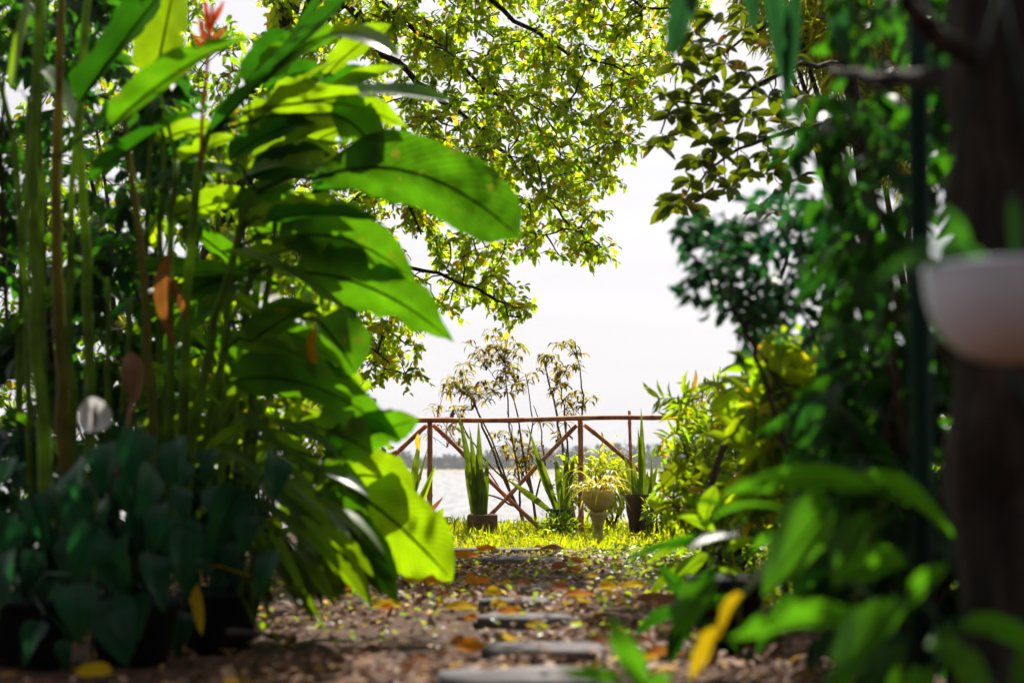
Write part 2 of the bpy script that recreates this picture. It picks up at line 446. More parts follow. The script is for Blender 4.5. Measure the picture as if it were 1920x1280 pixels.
xs = np.unique(np.concatenate([-np.geomspace(5, 880, 20), np.linspace(-5, 5, 91), np.geomspace(5, 880, 20)]))
ys = np.unique(np.concatenate([[-40, -20, -10, -5], np.linspace(-2, 15, 150), np.geomspace(15.5, 560, 18), [575, 592, 600, 610, 700, 880]]))
X, Yg = np.meshgrid(xs, ys)
Z = gz(X, Yg) + nr.normal(0, .006, X.shape) * (np.abs(X) < 5) * (Yg < 14)
nx = len(xs)
V = np.stack([X, Yg, Z], -1).reshape(-1, 3)
fs = [(j * nx + i, j * nx + i + 1, (j + 1) * nx + i + 1, (j + 1) * nx + i) for j in range(len(ys) - 1) for i in range(nx - 1)]
g = MB().add(V, fs).build('ground', M['soil']); props(g, kind='structure')

def water_mat():
    m = bpy.data.materials.new('lake water')
    nt, N, L = nodes_of(m)
    tcn = N.new("ShaderNodeTexCoord")
    mpn = N.new("ShaderNodeMapping"); mpn.inputs['Scale'].default_value = (1.0, .45, 1)
    L.new(tcn.outputs['Object'], mpn.inputs['Vector'])
    nz = N.new("ShaderNodeTexNoise"); nz.inputs['Scale'].default_value = 1.1; nz.inputs['Detail'].default_value = 5
    L.new(mpn.outputs[0], nz.inputs['Vector'])
    b = N.new("ShaderNodeBump"); b.inputs['Strength'].default_value = .7; b.inputs['Distance'].default_value = .16
    L.new(nz.outputs[0], b.inputs['Height'])
    pb = N.new("ShaderNodeBsdfPrincipled")
    pb.inputs['Base Color'].default_value = (.19, .19, .20, 1)
    n2 = N.new("ShaderNodeTexNoise"); n2.inputs['Scale'].default_value = 1.0; n2.inputs['Detail'].default_value = 7; n2.inputs['Roughness'].default_value = .7
    m2 = N.new("ShaderNodeMapping"); m2.inputs['Scale'].default_value = (.9, .12, 1)
    L.new(tcn.outputs['Object'], m2.inputs['Vector']); L.new(m2.outputs[0], n2.inputs['Vector'])
    rw = N.new("ShaderNodeMapRange"); rw.inputs['From Min'].default_value, rw.inputs['From Max'].default_value = .38, .62
    rw.inputs['To Min'].default_value, rw.inputs['To Max'].default_value = .06, .5
    L.new(n2.outputs[0], rw.inputs['Value']); L.new(rw.outputs[0], pb.inputs['Roughness'])
    pb.inputs['IOR'].default_value = 1.33
    pb.inputs['Specular IOR Level'].default_value = .6
    L.new(b.outputs[0], pb.inputs['Normal'])
    out = N.new("ShaderNodeOutputMaterial"); L.new(pb.outputs[0], out.inputs['Surface'])
    return m
w = MB().add([(-870, 15, -3.2), (870, 15, -3.2), (870, 603, -3.2), (-870, 603, -3.2)], [(0, 1, 2, 3)]).build('water', water_mat()); props(w, kind='structure')

sx = np.linspace(-420, 420, 90)
V, fs = [], []
for i, x in enumerate(sx):
    e = 596 + 4 * math.sin(x * .031) + 2.5 * math.sin(x * .11)
    V += [(x, e, -3.15), (x, e + 9, -2.35), (x, 640, -2.0)]
for i in range(len(sx) - 1):
    for k in range(2):
        fs.append((i * 3 + k, (i + 1) * 3 + k, (i + 1) * 3 + k + 1, i * 3 + k + 1))
props(MB().add(V, fs).build('far_shore', M['sand']), kind='structure')

mb = MB()
pos, dr, nm, Ls = [], [], [], []
x = -330.0
while x < 330:
    h = rng.uniform(5.5, 10.0) * (1 + .28 * math.sin(x * .035) + .15 * math.sin(x * .11 + 1))
    wd = rng.uniform(2.6, 6.5)
    y = rng.uniform(616, 660)
    for k in range(95):
        a, b_ = rng.uniform(0, 6.28), rng.random() ** .5
        zf = rng.random() ** 1.25
        r_ = wd * b_ * (1 - .6 * abs(zf - .4))
        pos.append((x + r_ * math.cos(a), y + r_ * math.sin(a), -2.2 + h * zf))
        dr.append((rng.gauss(0, 1), rng.gauss(0, 1), rng.gauss(0, .7))); nm.append((rng.gauss(0, 1), rng.gauss(0, 1), rng.gauss(.3, 1)))
        Ls.append(rng.uniform(.9, 2.4))
    x += rng.uniform(1.0, 2.6)
mb.cloud(pos, dr, nm, Ls, .8)
props(mb.build('distant_wood', M['treeline']), 'hazy line of dark trees along the far shore of the lake', 'woodland', kind='stuff')

# ------------------------------------------------------------------ stepping stones
SLAB_AT = []
STONES = [  # centre px, py of top, width px, depth m, tilt
    ((985, 1284), .46, .30, 'dark blurred stone slab nearest the bottom edge of the picture'),
    ((1020, 1222), .40, .26, 'dark flat stone slab with a small yellow leaf on its front edge'),
    ((985, 1166), .38, .22, 'pale sunlit stone slab with a bright glint beside the round yellow leaf'),
    ((968, 1139), .30, .20, 'narrow grey stone slab just behind the pale glinting one'),
    ((985, 1112), .28, .18, 'small dim stone slab half sunk in the litter midway along the path'),
    ((968, 1056), .50, .34, 'thick sunlit stone slab with a dark front edge and orange leaves on its left'),
    ((935, 1036), .85, .24, 'farthest wide stone slab laid at the edge of the bright grass'),
]
for (px, py), wd, dp, lab in STONES:
    Y = CAM_H / ((py - 868) / F)
    c = P(px, py, Y); z0 = float(gz(c[0], c[1]))
    SLAB_AT.append((c[0], c[1], wd / 2, dp / 2))
    k = 14; out = []
    for i in range(k):
        a = 2 * math.pi * i / k
        e = 3.2
        rx = wd / 2 / (abs(math.cos(a)) ** e + abs(math.sin(a)) ** e) ** (1 / e) * rng.uniform(.84, 1.06)
        out.append((rx * math.cos(a), rx * dp / wd * math.sin(a)))
    t = .032
    V = [(x_, y_, -.04) for x_, y_ in out] + [(x_, y_, t - .008) for x_, y_ in out] + [(x_ * .95, y_ * .95, t + rng.uniform(-.003, .003)) for x_, y_ in out] + [(0, 0, t)]
    fs = [(i, (i + 1) % k, k + (i + 1) % k, k + i) for i in range(k)] + [(k + i, k + (i + 1) % k, 2 * k + (i + 1) % k, 2 * k + i) for i in range(k)] + [(2 * k + i, 2 * k + (i + 1) % k, 3 * k) for i in range(k)]
    V = np.array(V); ang = rng.uniform(-.12, .12)
    V[:, :2] = V[:, :2] @ np.array(((math.cos(ang), math.sin(ang)), (-math.sin(ang), math.cos(ang))))
    base = (c[0], c[1], z0)
    o = MB().add(V + np.array(base), fs).build('stepping_stone', M['slate'], loc=base, smooth=False)
    props(o, lab, 'stepping stone', 'stepping stones along the garden path')

# ------------------------------------------------------------------ litter, grass, weeds
def scatter(n, x0, x1, y0, y1, dens=None):
    pts = []
    while len(pts) < n:
        x, y = rng.uniform(x0, x1), rng.uniform(y0, y1)
        if dens is None or rng.random() < dens(x, y):
            pts.append((x, y))
    a = np.array(pts)
    return np.column_stack([a, gz(a[:, 0], a[:, 1])])

n = 8500
p = scatter(n, -1.9, 1.9, 2.6, 9.6, lambda x, y: .05 if any(abs(x - a) < w_ + .01 and abs(y - b_) < h_ + .02 for a, b_, w_, h_ in SLAB_AT) else (1 if abs(x - .05) < .9 else .55) * (1 if math.sin(4.1 * x + 1.3 * y) + math.sin(3.3 * y - 2.2 * x) + math.sin(9 * x + 7 * y) * .6 > -.4 else .22))
p[:, 2] += nr.uniform(.004, .03, n) + np.array([.034 * any(abs(x - a) < w_ and abs(y - b_) < h_ for a, b_, w_, h_ in SLAB_AT) for x, y in p[:, :2]])
d = np.column_stack([nr.normal(0, 1, n), nr.normal(0, 1, n), nr.normal(0, .35, n)])
nn = np.column_stack([nr.normal(0, .4, n), nr.normal(0, .4, n), np.ones(n)])
props(MB().cloud(p, d, nn, nr.uniform(.02, .055, n) * (1 + .5 * (nr.rand(n) > .85)), nr.uniform(.4, .7, n)).build('leaf_litter', M['litter']), 'brown and tan dead leaves strewn over the path', 'leaf litter', kind='stuff')

n = 19000
p = scatter(n, -1.3, 2.6, 7.6, 13.2, lambda x, y: (1 if y > 9.7 else max(0, (y - 8.7 + .9 * (abs(x - .05) - .35))) ) * (1 if y < 12.4 else .6))
d = np.column_stack([nr.normal(0, .45, n), nr.normal(0, .45, n), np.ones(n)])
nn = np.column_stack([nr.normal(0, 1, n), nr.normal(0, 1, n), nr.normal(0, .3, n)])
hgt = nr.uniform(.04, .13, n) * (1 + .5 * np.sin(3 * p[:, 0]) * np.sin(2.1 * p[:, 1])) * np.clip((p[:, 1] - 8.7) / 2.0, .4, 1.15)
mb = MB().cloud(p, d, nn, hgt, nr.uniform(.07, .14, n), narrow=True)
n = 3000
p = scatter(n, -1.1, 2.6, 9.6, 12.9)
p[:, 2] += nr.uniform(.0, .10, n)
d = np.column_stack([nr.normal(0, 1, n), nr.normal(0, 1, n), nr.uniform(.1, 1.1, n)])
nn = np.column_stack([nr.normal(0, .7, n), nr.normal(0, .7, n), np.ones(n)])
mb.cloud(p, d, nn, nr.uniform(.02, .05, n), .4)
props(mb.build('grass', M['grass']), 'sunlit yellow green grass and small weeds below the fence', 'grass', kind='stuff')

n = 4200
p = scatter(n, .3, 2.2, 5.4, 9.6, lambda x, y: min(1, max(.06, (x - .38 - (8 - y) * .04) * 2.0)))
p[:, 2] += nr.uniform(.01, .11, n) * np.clip((p[:, 0] - .3), .2, 1)
d = np.column_stack([nr.normal(0, 1, n), nr.normal(0, 1, n), nr.uniform(-.1, .8, n)])
nn = np.column_stack([nr.normal(0, .6, n), nr.normal(0, .6, n), np.ones(n)])
mb = MB().cloud(p, d, nn, nr.uniform(.025, .055, n), .6)
n = 900
p = scatter(n, -1.3, .9, 4.6, 9.2); p[:, 2] += nr.uniform(.005, .04, n)
d = np.column_stack([nr.normal(0, 1, n), nr.normal(0, 1, n), nr.uniform(0, .8, n)])
mb.cloud(p, d, np.column_stack([nr.normal(0, .5, n), nr.normal(0, .5, n), np.ones(n)]), nr.uniform(.02, .045, n), .6)
props(mb.build('ground_cover', M['weed']), 'low small leaved weeds spreading at the right of the path', 'ground cover', kind='stuff')

# larger fallen leaves one can point at
FALLEN = [  # px, py, length m, material, heading deg, label
    (865, 1148, .12, 'yellow_leaf', 5, 'round bright yellow fallen leaf left of the pale stone slab'),
    (1188, 1112, .125, 'yellow_leaf', 10, 'large curled yellow leaf standing on the right side of the path'),
    (800, 1096, .20, 'orange_leaf', -5, 'long orange yellow leaf lying below the big glowing leaf'),
    (872, 1048, .16, 'orange_leaf', 15, 'bright orange leaf lying left of the thick sunlit slab'),
    (912, 1047, .12, 'orange_leaf', -20, 'red orange leaf resting on the left end of the thick slab'),
    (905, 1098, .13, 'orange_leaf', 40, 'curled orange leaf on the litter left of the small dim slab'),
    (1035, 1049, .14, 'brown_leaf', -10, 'rust brown leaf on the right end of the thick sunlit slab'),
    (1085, 1130, .12, 'orange_leaf', 0, 'brown and orange leaf right of the narrow grey slab'),
    (725, 1142, .11, 'yellow_leaf', 8, 'dull yellow leaf on the dark litter left of the path'),
    (960, 1229, .045, 'yellow_leaf', 80, 'small ochre leaf on the front edge of the dark slab'),
    (1140, 1118, .08, 'yellow_leaf', 30, 'flat yellow leaf just left of the large curled yellow one'),
    (1235, 1145, .17, 'brown_leaf', 0, 'dark red brown leaf in shade at the right of the path'),
    (175, 1272, .07, 'yellow_leaf', 0, 'yellow leaf at the bottom left corner before the dark plants'),
    (1050, 1136, .07, 'brown_leaf', 20, 'dry brown leaf touching the right end of the narrow slab'),
    (1095, 1142, .07, 'yellow_leaf', 60, 'little greenish yellow leaf below the brown and orange leaf'),
    (1245, 1240, .12, 'orange_leaf', 20, 'dull orange leaf in the shade beside the long yellow hanging leaf'),
    (640, 1110, .10, 'orange_leaf', -30, 'orange brown leaf under the drooping plants left of the path'),
]
for k in range(26):
    py = rng.uniform(1055, 1262)
    px = rng.uniform(760 - (py - 1055) * .8, 1130 + (py - 1055) * .55)
    FALLEN.append((px, py, rng.uniform(.06, .10), rng.choice(('yellow_leaf', 'yellow_leaf', 'orange_leaf', 'brown_leaf', 'orange_leaf')), rng.uniform(-60, 60), None))
for i, (px, py, Ln, mt, hd, lab) in enumerate(FALLEN):
    Y = CAM_H / ((py + 5 - 868) / F)
    c = P(px, py, Y); z0 = float(gz(c[0], c[1])) + (.045 if lab and ('end of' in lab or 'edge' in lab) else .012)
    a = R(hd); Ln = max(Ln, .09) * 1.15 if lab else Ln; h = Ln / 2
    base = np.array((c[0], c[1], z0))
    dv = np.array((math.cos(a), math.sin(a) * .6, 0)) * h
    W = Ln * (.6 if Ln < .13 else .36)
    tilt = rng.uniform(.5, .9)
    lift = np.array((0, 0, W * .5 * math.sin(tilt) * .8 + .012))
    up = np.array((0, 0, Ln * rng.uniform(.03, .14)))
    o = MB().leaf(base - dv + lift, base + up + lift, base + dv + lift, W, (rng.uniform(-.3, .3), -math.sin(tilt), math.cos(tilt)), pr_ellip, .18, .07, i, n=10, m=6, ragged=.04).build('fallen_leaf', M[mt], loc=base)
    if lab:
        props(o, lab, 'fallen leaf', 'large fallen leaves on the path')
    else:
        q = {'yellow_leaf': 'small golden', 'orange_leaf': 'small rusty orange', 'brown_leaf': 'small reddish brown'}[mt]
        props(o, q + ' leaf lying loose among the litter of the path', 'fallen leaf', q + ' leaves loose among the litter')

# ------------------------------------------------------------------ fence of poles
FY = 11.5
fence = thing('pole_fence', 'rustic wooden pole fence with diagonal braces at the lake edge', 'fence', (P(805, 990, FY)[0], FY, 0))
def pole(name, a, b, r0, r1, ya=FY, yb=FY, knots=True):
    A, B = P(*a, ya), P(*b, yb)
    ts = np.linspace(0, 1, 33)
    ln = np.linalg.norm(B - A)
    pts = [A + (B - A) * t + np.array((.3, .2, 1)) * (.005 * math.sin(4.2 * t * ln + a[0]) * min(1, 6 * t * (1 - t))) for t in ts]
    rad = [r0 + (r1 - r0) * t + rng.uniform(-.0008, .0008) + (.0028 if i % 6 == 3 else 0) for i, t in enumerate(ts)]
    MB().tube(pts, rad, 9).build(name, M['wood'], fence)
pole('rail', (640, 791), (1330, 781), .021, .019, FY - .035, FY - .035)
pole('post', (806, 789), (806, 1000), .021, .023)
pole('post', (1088, 788), (1090, 1003), .021, .023)
pole('post', (1180, 770), (1186, 1003), .013, .014, FY + .05, FY + .05)
pole('post', (640, 792), (640, 1003), .021, .023)
pole('brace', (812, 796), (1022, 1000), .019, .017, FY + .045, FY + .045)
pole('brace', (1081, 797), (895, 990), .018, .016, FY - .01, FY + .0)
pole('brace', (1095, 796), (1290, 955), .018, .017, FY + .045, FY + .045)
pole('brace', (800, 797), (640, 945), .019, .017, FY + .045, FY + .045)
pole('stay', (745, 845), (660, 885), .014, .012, FY - .04, FY - .04)
pole('lower_rail', (640, 897), (790, 896), .014, .014, FY + .1, FY + .1)
pole('lower_rail', (716, 880), (690, 905), .012, .010, FY - .05, FY - .08)

# ------------------------------------------------------------------ saplings behind the fence
SY = 12.5
def sapling(label, base_px, stems, tufts, seed):
    rr = random.Random(seed)
    b = P(*base_px, SY); b[2] = float(gz(b[0], SY))
    t = thing('sapling', label, 'sapling', b, 'young saplings behind the fence')
    for st in stems:
        pts = [P(x, y, SY + rr.uniform(-.1, .1)) for x, y in st[1:]]
        fine = []
        for i in range(len(pts) - 1):
            for q in np.linspace(0, 1, 5)[:-1]:
                fine.append(pts[i] * (1 - q) + pts[i + 1] * q + np.array([rr.gauss(0, .004) for _ in range(3)]))
        fine.append(pts[-1])
        MB().tube(fine, np.linspace(st[0], st[0] * .35, len(fine)), 6).build('stem', M['sapwood'], t)
    mb = MB()
    for (x, y, r, k) in tufts:
        k = int(k * 1.7)
        c = P(x, y, SY)
        for w_ in range(max(2, k // 7)):
            e = c + np.array((rr.gauss(0, .5), rr.gauss(0, .6), rr.gauss(0, .5))) * r / F * SY
            q0 = c + np.array((0, 0, -r * .7 / F * SY))
            mb.tube([q0, (q0 + e) / 2 + np.array((0, 0, .01)), e], [.0035, .0028, .002], 4)
            for j in range(7):
                a = rr.uniform(0, 6.28)
                out = np.array((math.cos(a), math.sin(a) * .8, rr.uniform(-.1, .5)))
                Ln = rr.uniform(.075, .13)
                p0 = e + np.array([rr.gauss(0, .012) for _ in range(3)])
                mb.leaf(p0, p0 + out * Ln * .6, p0 + out * Ln * .75 + np.array((0, 0, -Ln * rr.uniform(.25, .85))), Ln * rr.uniform(.2, .3), (rr.gauss(0, .3), rr.gauss(0, .3), 1), pr_lance, .3, .03, rr.random() * 9, n=4, m=2)
    mb.build('foliage', M['sapling'], t)
sapling('multi stemmed leafy sapling leaning left behind the fence between the braces', (985, 1012),
        [(.020, (990, 1010), (975, 958), (945, 900), (905, 800), (888, 745)), (.013, (975, 958), (958, 930), (935, 850), (880, 740), (865, 712)),
         (.012, (975, 955), (975, 900), (955, 800), (948, 700), (945, 648)), (.009, (950, 905), (900, 850), (862, 790), (850, 760)),
         (.010, (968, 950), (915, 925), (885, 905)), (.008, (955, 940), (905, 870), (855, 830), (820, 775))],
        [(868, 712, 40, 70), (885, 745, 34, 40), (945, 655, 38, 60), (968, 690, 38, 55), (912, 672, 32, 36), (940, 705, 34, 40), (980, 715, 24, 18), (845, 725, 20, 16), (818, 772, 24, 18), (838, 815, 34, 26), (865, 798, 20, 10), (920, 735, 22, 16)], 3)
sapling('slender upright sapling with yellowing lower leaves in the middle behind the fence', (1008, 1012),
        [(.016, (1010, 1010), (1000, 945), (985, 880), (975, 800), (962, 740)), (.011, (1000, 945), (990, 850), (1000, 790), (985, 700)),
         (.010, (1002, 940), (1022, 870), (1012, 790), (1000, 760)), (.008, (1000, 930), (968, 860), (958, 800), (950, 770))],
        [(965, 830, 26, 26), (985, 855, 26, 30), (950, 850, 20, 14), (975, 890, 24, 20), (935, 812, 14, 8), (1002, 835, 18, 12)], 4)
sapling('tall thin sapling whose two tufted tops rise right of centre above the rail', (1078, 1008),
        [(.017, (1085, 1006), (1070, 930), (1055, 850), (1045, 780), (1030, 720), (1018, 668)), (.012, (1070, 930), (1062, 830), (1058, 760), (1046, 705)),
         (.012, (1072, 930), (1090, 830), (1092, 740), (1088, 690), (1078, 640)), (.008, (1060, 900), (1040, 870), (1030, 860))],
        [(1022, 672, 26, 30), (1045, 700, 30, 38), (1032, 722, 24, 24), (1078, 650, 22, 28), (1088, 680, 20, 16), (1096, 742, 24, 24), (1058, 752, 26, 22), (1075, 768, 24, 16), (1040, 800, 18, 8), (1050, 815, 16, 7)], 5)

# ------------------------------------------------------------------ potted plants by the fence
def blade(t, a, b, wpx, Y, bow=0.0, yaw=0.0, mat='snake', name='leaf', prof=pr_strap, fold=.3, Yb=None):
    A, B = P(*a, Y), P(*b, Yb or Y)
    mid = (A + B) / 2 + np.array((bow / F * Y, 0, 0))
    return MB().leaf(A, mid, B, wpx * .85 / F * Y, (math.sin(yaw), -math.cos(yaw), .1), prof, fold, .02, a[0], n=14, m=4, twist=.25).build(name, M[mat], t)

def potted(label, base_px, Y, cat='potted plant'):
    b = P(*base_px, Y); b[2] = float(gz(b[0], Y))
    return thing('potted_snake_plant', label, cat, b, 'snake plants in pots before the fence'), b

t, b = potted('tall snake plant in a square clay block, left of the crossed braces', (905, 1008), 11.1)
hw = .115
V = np.array([(sx_ * hw, sy_ * hw, z_) for z_ in (0, .205) for sx_, sy_ in ((-1, -1), (1, -1), (1, 1), (-1, 1))] + [(sx_ * hw * .8, sy_ * hw * .8, z_) for z_ in (.205, .17) for sx_, sy_ in ((-1, -1), (1, -1), (1, 1), (-1, 1))])
ff = [(0, 3, 2, 1), (0, 1, 5, 4), (1, 2, 6, 5), (2, 3, 7, 6), (3, 0, 4, 7)] + [(4 + i, 4 + (i + 1) % 4, 8 + (i + 1) % 4, 8 + i) for i in range(4)] + [(8 + i, 8 + (i + 1) % 4, 12 + (i + 1) % 4, 12 + i) for i in range(4)] + [(12, 13, 14, 15)]
po = MB().add(V + b, ff).build('pot', M['claypot'], t, smooth=False)
bv = po.modifiers.new('edge', 'BEVEL'); bv.width = .012; bv.segments = 2
for a_, b_, w_, bo in (((892, 975), (858, 768), 17, 6), ((903, 972), (897, 786), 18, -3), ((893, 972), (893, 850), 22, 0), ((906, 975), (900, 878), 24, 2), ((886, 965), (870, 868), 14, 5), ((896, 975), (880, 800), 15, 4), ((910, 975), (914, 850), 14, -2), ((900, 968), (896, 905), 20, 0)):
    blade(t, a_, b_, w_, 11.1 + rng.uniform(-.04, .04), bo, rng.uniform(-.5, .5))

t, b = potted('spreading snake plant in a green bucket with leaves fanned to the left', (1052, 1003), 11.2)
MB().lathe(b, [(.075, 0), (.098, .20), (.106, .205), (.106, .225), (.095, .225), (.09, .19), (.01, .19)], 20).build('pot', M['greenpot'], t)
for a_, b_, w_, bo in (((1048, 962), (1000, 830), 20, -4), ((1042, 960), (988, 792), 10, -2), ((1056, 962), (1062, 842), 15, 3), ((1052, 962), (1040, 850), 16, 2), ((1060, 962), (1078, 850), 14, -3), ((1040, 965), (950, 898), 15, 4), ((1064, 962), (1066, 880), 18, 0)):
    blade(t, a_, b_, w_, 11.2 + rng.uniform(-.05, .05), bo, rng.uniform(-.5, .5))

t, b = potted('upright snake plant in a dark bark tub at the right end of the grass', (1202, 985), 10.9)
MB().lathe(b, [(.085, 0), (.10, .15), (.118, .22), (.112, .30), (.115, .345), (.095, .345), (.09, .31), (.01, .305)], 18, .05, rng).build('pot', M['stumppot'], t)
for a_, b_, w_, bo in (((1198, 945), (1202, 764), 15, 4), ((1190, 945), (1170, 850), 13, 2), ((1196, 945), (1186, 858), 12, 2), ((1206, 945), (1208, 828), 7, 2), ((1220, 948), (1222, 852), 8, 0), ((1211, 945), (1214, 882), 14, 0), ((1200, 945), (1190, 880), 12, 0), ((1194, 945), (1176, 880), 13, 3), ((1215, 945), (1234, 870), 12, -3), ((1204, 945), (1196, 800), 11, 2)):
    blade(t, a_, b_, w_, 10.9 + rng.uniform(-.05, .05), bo, rng.uniform(-.5, .5))

t, b = potted('snake plant left of the first fence post, half hidden by big leaves', (768, 1010), 10.3)
MB().lathe(b, [(.08, 0), (.10, .12), (.10, .14), (.085, .14), (.08, .11), (.01, .11)], 18).build('pot', M['claypot'], t)
for a_, b_, w_, bo, mt in (((772, 985), (788, 818), 20, -6, 'snake'), ((765, 985), (815, 872), 10, 2, 'snake'), ((770, 990), (832, 930), 12, 6, 'brown_leaf'), ((760, 985), (802, 838), 8, 2, 'snake'), ((775, 990), (818, 872), 14, -5, 'lime'), ((780, 990), (845, 968), 16, 0, 'snake'), ((762, 985), (752, 860), 18, 0, 'snake')):
    blade(t, a_, b_, w_, 10.3 + rng.uniform(-.05, .05), bo, rng.uniform(-.5, .5), mt)
MB().leaf(P(786, 845, 10.2), P(780, 830, 10.2), P(784, 812, 10.2), .035, (0, -1, .2), pr_ellip).build('yellow_tip', M['yellow_leaf'], t)

b = P(1122, 1000, 10.7); b[2] = float(gz(b[0], 10.7))
t = thing('garden_urn', 'weathered cement urn on a pedestal holding a yellow spiky rosette plant', 'urn', b)
MB().lathe(b, [(r_ * .98, h_ * 1.1) for r_, h_ in [(.060, 0), (.062, .02), (.040, .04), (.034, .08), (.044, .13), (.062, .17), (.074, .185), (.074, .2), (.045, .205)]], 24, .01, rng).build('pedestal', M['urn'], t)
MB().lathe(b, [(r_ * .98, h_ * 1.1) for r_, h_ in [(.045, .2055), (.075, .225), (.108, .26), (.122, .31), (.124, .345), (.116, .35), (.108, .345), (.10, .30), (.02, .29)]], 28, .012, rng).build('bowl', M['urn'], t)
top = b + np.array((0, 0, .362))
rr = random.Random(21)
for k in range(64):
    a = rr.uniform(0, 6.28); Ln = rr.uniform(.16, .33)
    out = np.array((math.cos(a), math.sin(a), 0))
    p0 = top + np.array((rr.gauss(0, .035), rr.gauss(0, .03), 0))
    hz = rr.uniform(.35, 1.0)
    MB().leaf(p0, p0 + out * Ln * .55 + np.array((0, 0, Ln * hz)), p0 + out * Ln + np.array((0, 0, Ln * (hz - rr.uniform(.3, .95)))), rr.uniform(.014, .024), (0, 0, 1), pr_lance, .35, .02, k, n=6, m=2).build('leaf', M['spider'], t)
for k in range(5):
    x0 = rr.uniform(-.05, .05)
    MB().tube([top + np.array((x0, 0, -.03)), top + np.array((x0 * 1.3, .01, .06)), top + np.array((x0 * 1.6, .0, .14))], [.007, .006, .004], 5).build('stem', M['twig'], t)

# round shrub behind the urn, light weeds beside the pots
def leafball(name, label, cat, cpx, rpx, Y, n, Lr, asp, mat, droop=.3, stems=5, group=None, ry=None, seed=1, flat=.9):
    rs = np.random.RandomState(seed)
    c = P(*cpx, Y); r = rpx / F * Y; rz = (ry or rpx) / F * Y
    base = np.array((c[0], Y, float(gz(c[0], Y))))
    t = thing(name, label, cat, base, group)
    v = unit(rs.normal(0, 1, (n, 3))); rad = rs.uniform(.25, 1, n)[:, None] ** .6 * (1 + .18 * rs.normal(0, 1, (n, 1)))
    lump = 1 + .22 * np.sin(v[:, 0:1] * 5 + seed) * np.sin(v[:, 2:3] * 4 + 2 * seed)
    pos = c + v * rad * lump * np.array((r, r * flat, rz))
    pos[:, 2] = np.maximum(pos[:, 2], base[2] + .02)
    d = v + rs.normal(0, .7, (n, 3)) + np.array((0, 0, .25 - droop))
    nn = np.array((0, 0, 1.0)) + rs.normal(0, .55, (n, 3))
    MB().cloud(pos, d, nn, rs.uniform(Lr[0], Lr[1], n), asp).build('foliage', M[mat], t)
    for k in range(stems):
        e = c + rs.normal(0, .45, 3) * np.array((r, r, rz))
        MB().tube([base + rs.normal(0, .03, 3) * (1, 1, 0), (base + e) / 2 + rs.normal(0, .04, 3), e], [.012, .009, .004], 5).build('stem', M['twig'], t)
    return t
leafball('round_shrub', 'round yellow green shrub glowing behind the cement urn', 'shrub', (1140, 905), 62, 11.9, 1500, (.05, .10), .2, 'grass', .9, ry=58, seed=2)
leafball('bushy_weed', 'light green bushy weed behind the green bucket', 'weed', (1075, 905), 30, 11.6, 260, (.04, .07), .5, 'grass', .2, 3, 'bushy weeds along the fence', 55, 3)
leafball('bushy_weed', 'fresh green weed tuft right of the dark bark tub', 'weed', (1230, 960), 26, 10.6, 200, (.04, .07), .4, 'weed', .2, 3, 'bushy weeds along the fence', 30, 4)
leafball('bushy_weed', 'dark green weed tuft at the foot of the green bucket', 'weed', (1045, 985), 32, 10.9, 320, (.03, .07), .25, 'weed', .1, 2, 'bushy weeds along the fence', 22, 5)
leafball('bushy_weed', 'scrubby weed tuft growing left of the clay block', 'weed', (848, 992), 22, 11.3, 160, (.03, .06), .25, 'weed', .1, 2, 'bushy weeds along the fence', 18, 6)
leafball('bushy_weed', 'yellow green weed clump below the first fence post', 'weed', (800, 1000), 26, 10.4, 120, (.06, .11), .5, 'lime', .1, 3, 'bushy weeds along the fence', 34, 7)
# ------------------------------------------------------------------ trees
def in_poly(x, y, poly):
    c = False
    for i in range(len(poly)):
        x1, y1 = poly[i]; x2, y2 = poly[i - 1]
        if (y1 > y) != (y2 > y) and x < (x2 - x1) * (y - y1) / (y2 - y1) + x1:
            c = not c
    return c

def poly_pts(poly, n, rs, Y0, Y1):
    x0, x1 = min(p[0] for p in poly), max(p[0] for p in poly)
    y0, y1 = min(p[1] for p in poly), max(p[1] for p in poly)
    out = []
    while len(out) < n:
        x, y = rs.uniform(x0, x1), rs.uniform(y0, y1)
        if in_poly(x, y, poly):
            out.append(P(x, y, rs.uniform(Y0, Y1)))
    return out

def limb(name, pts, r0, r1, parent, mat='bark', sub=5, wob=.01, n=8):
    pts = [np.array(p, float) for p in pts]
    fine = []
    for i in range(len(pts) - 1):
        for q in np.linspace(0, 1, sub)[:-1]:
            fine.append(pts[i] * (1 - q) + pts[i + 1] * q + (nr.normal(0, wob, 3) if (i or q) else 0))
    fine.append(pts[-1])
    MB().tube(fine, np.linspace(r0, r1, len(fine)), n).build(name, M[mat], parent)
    return fine

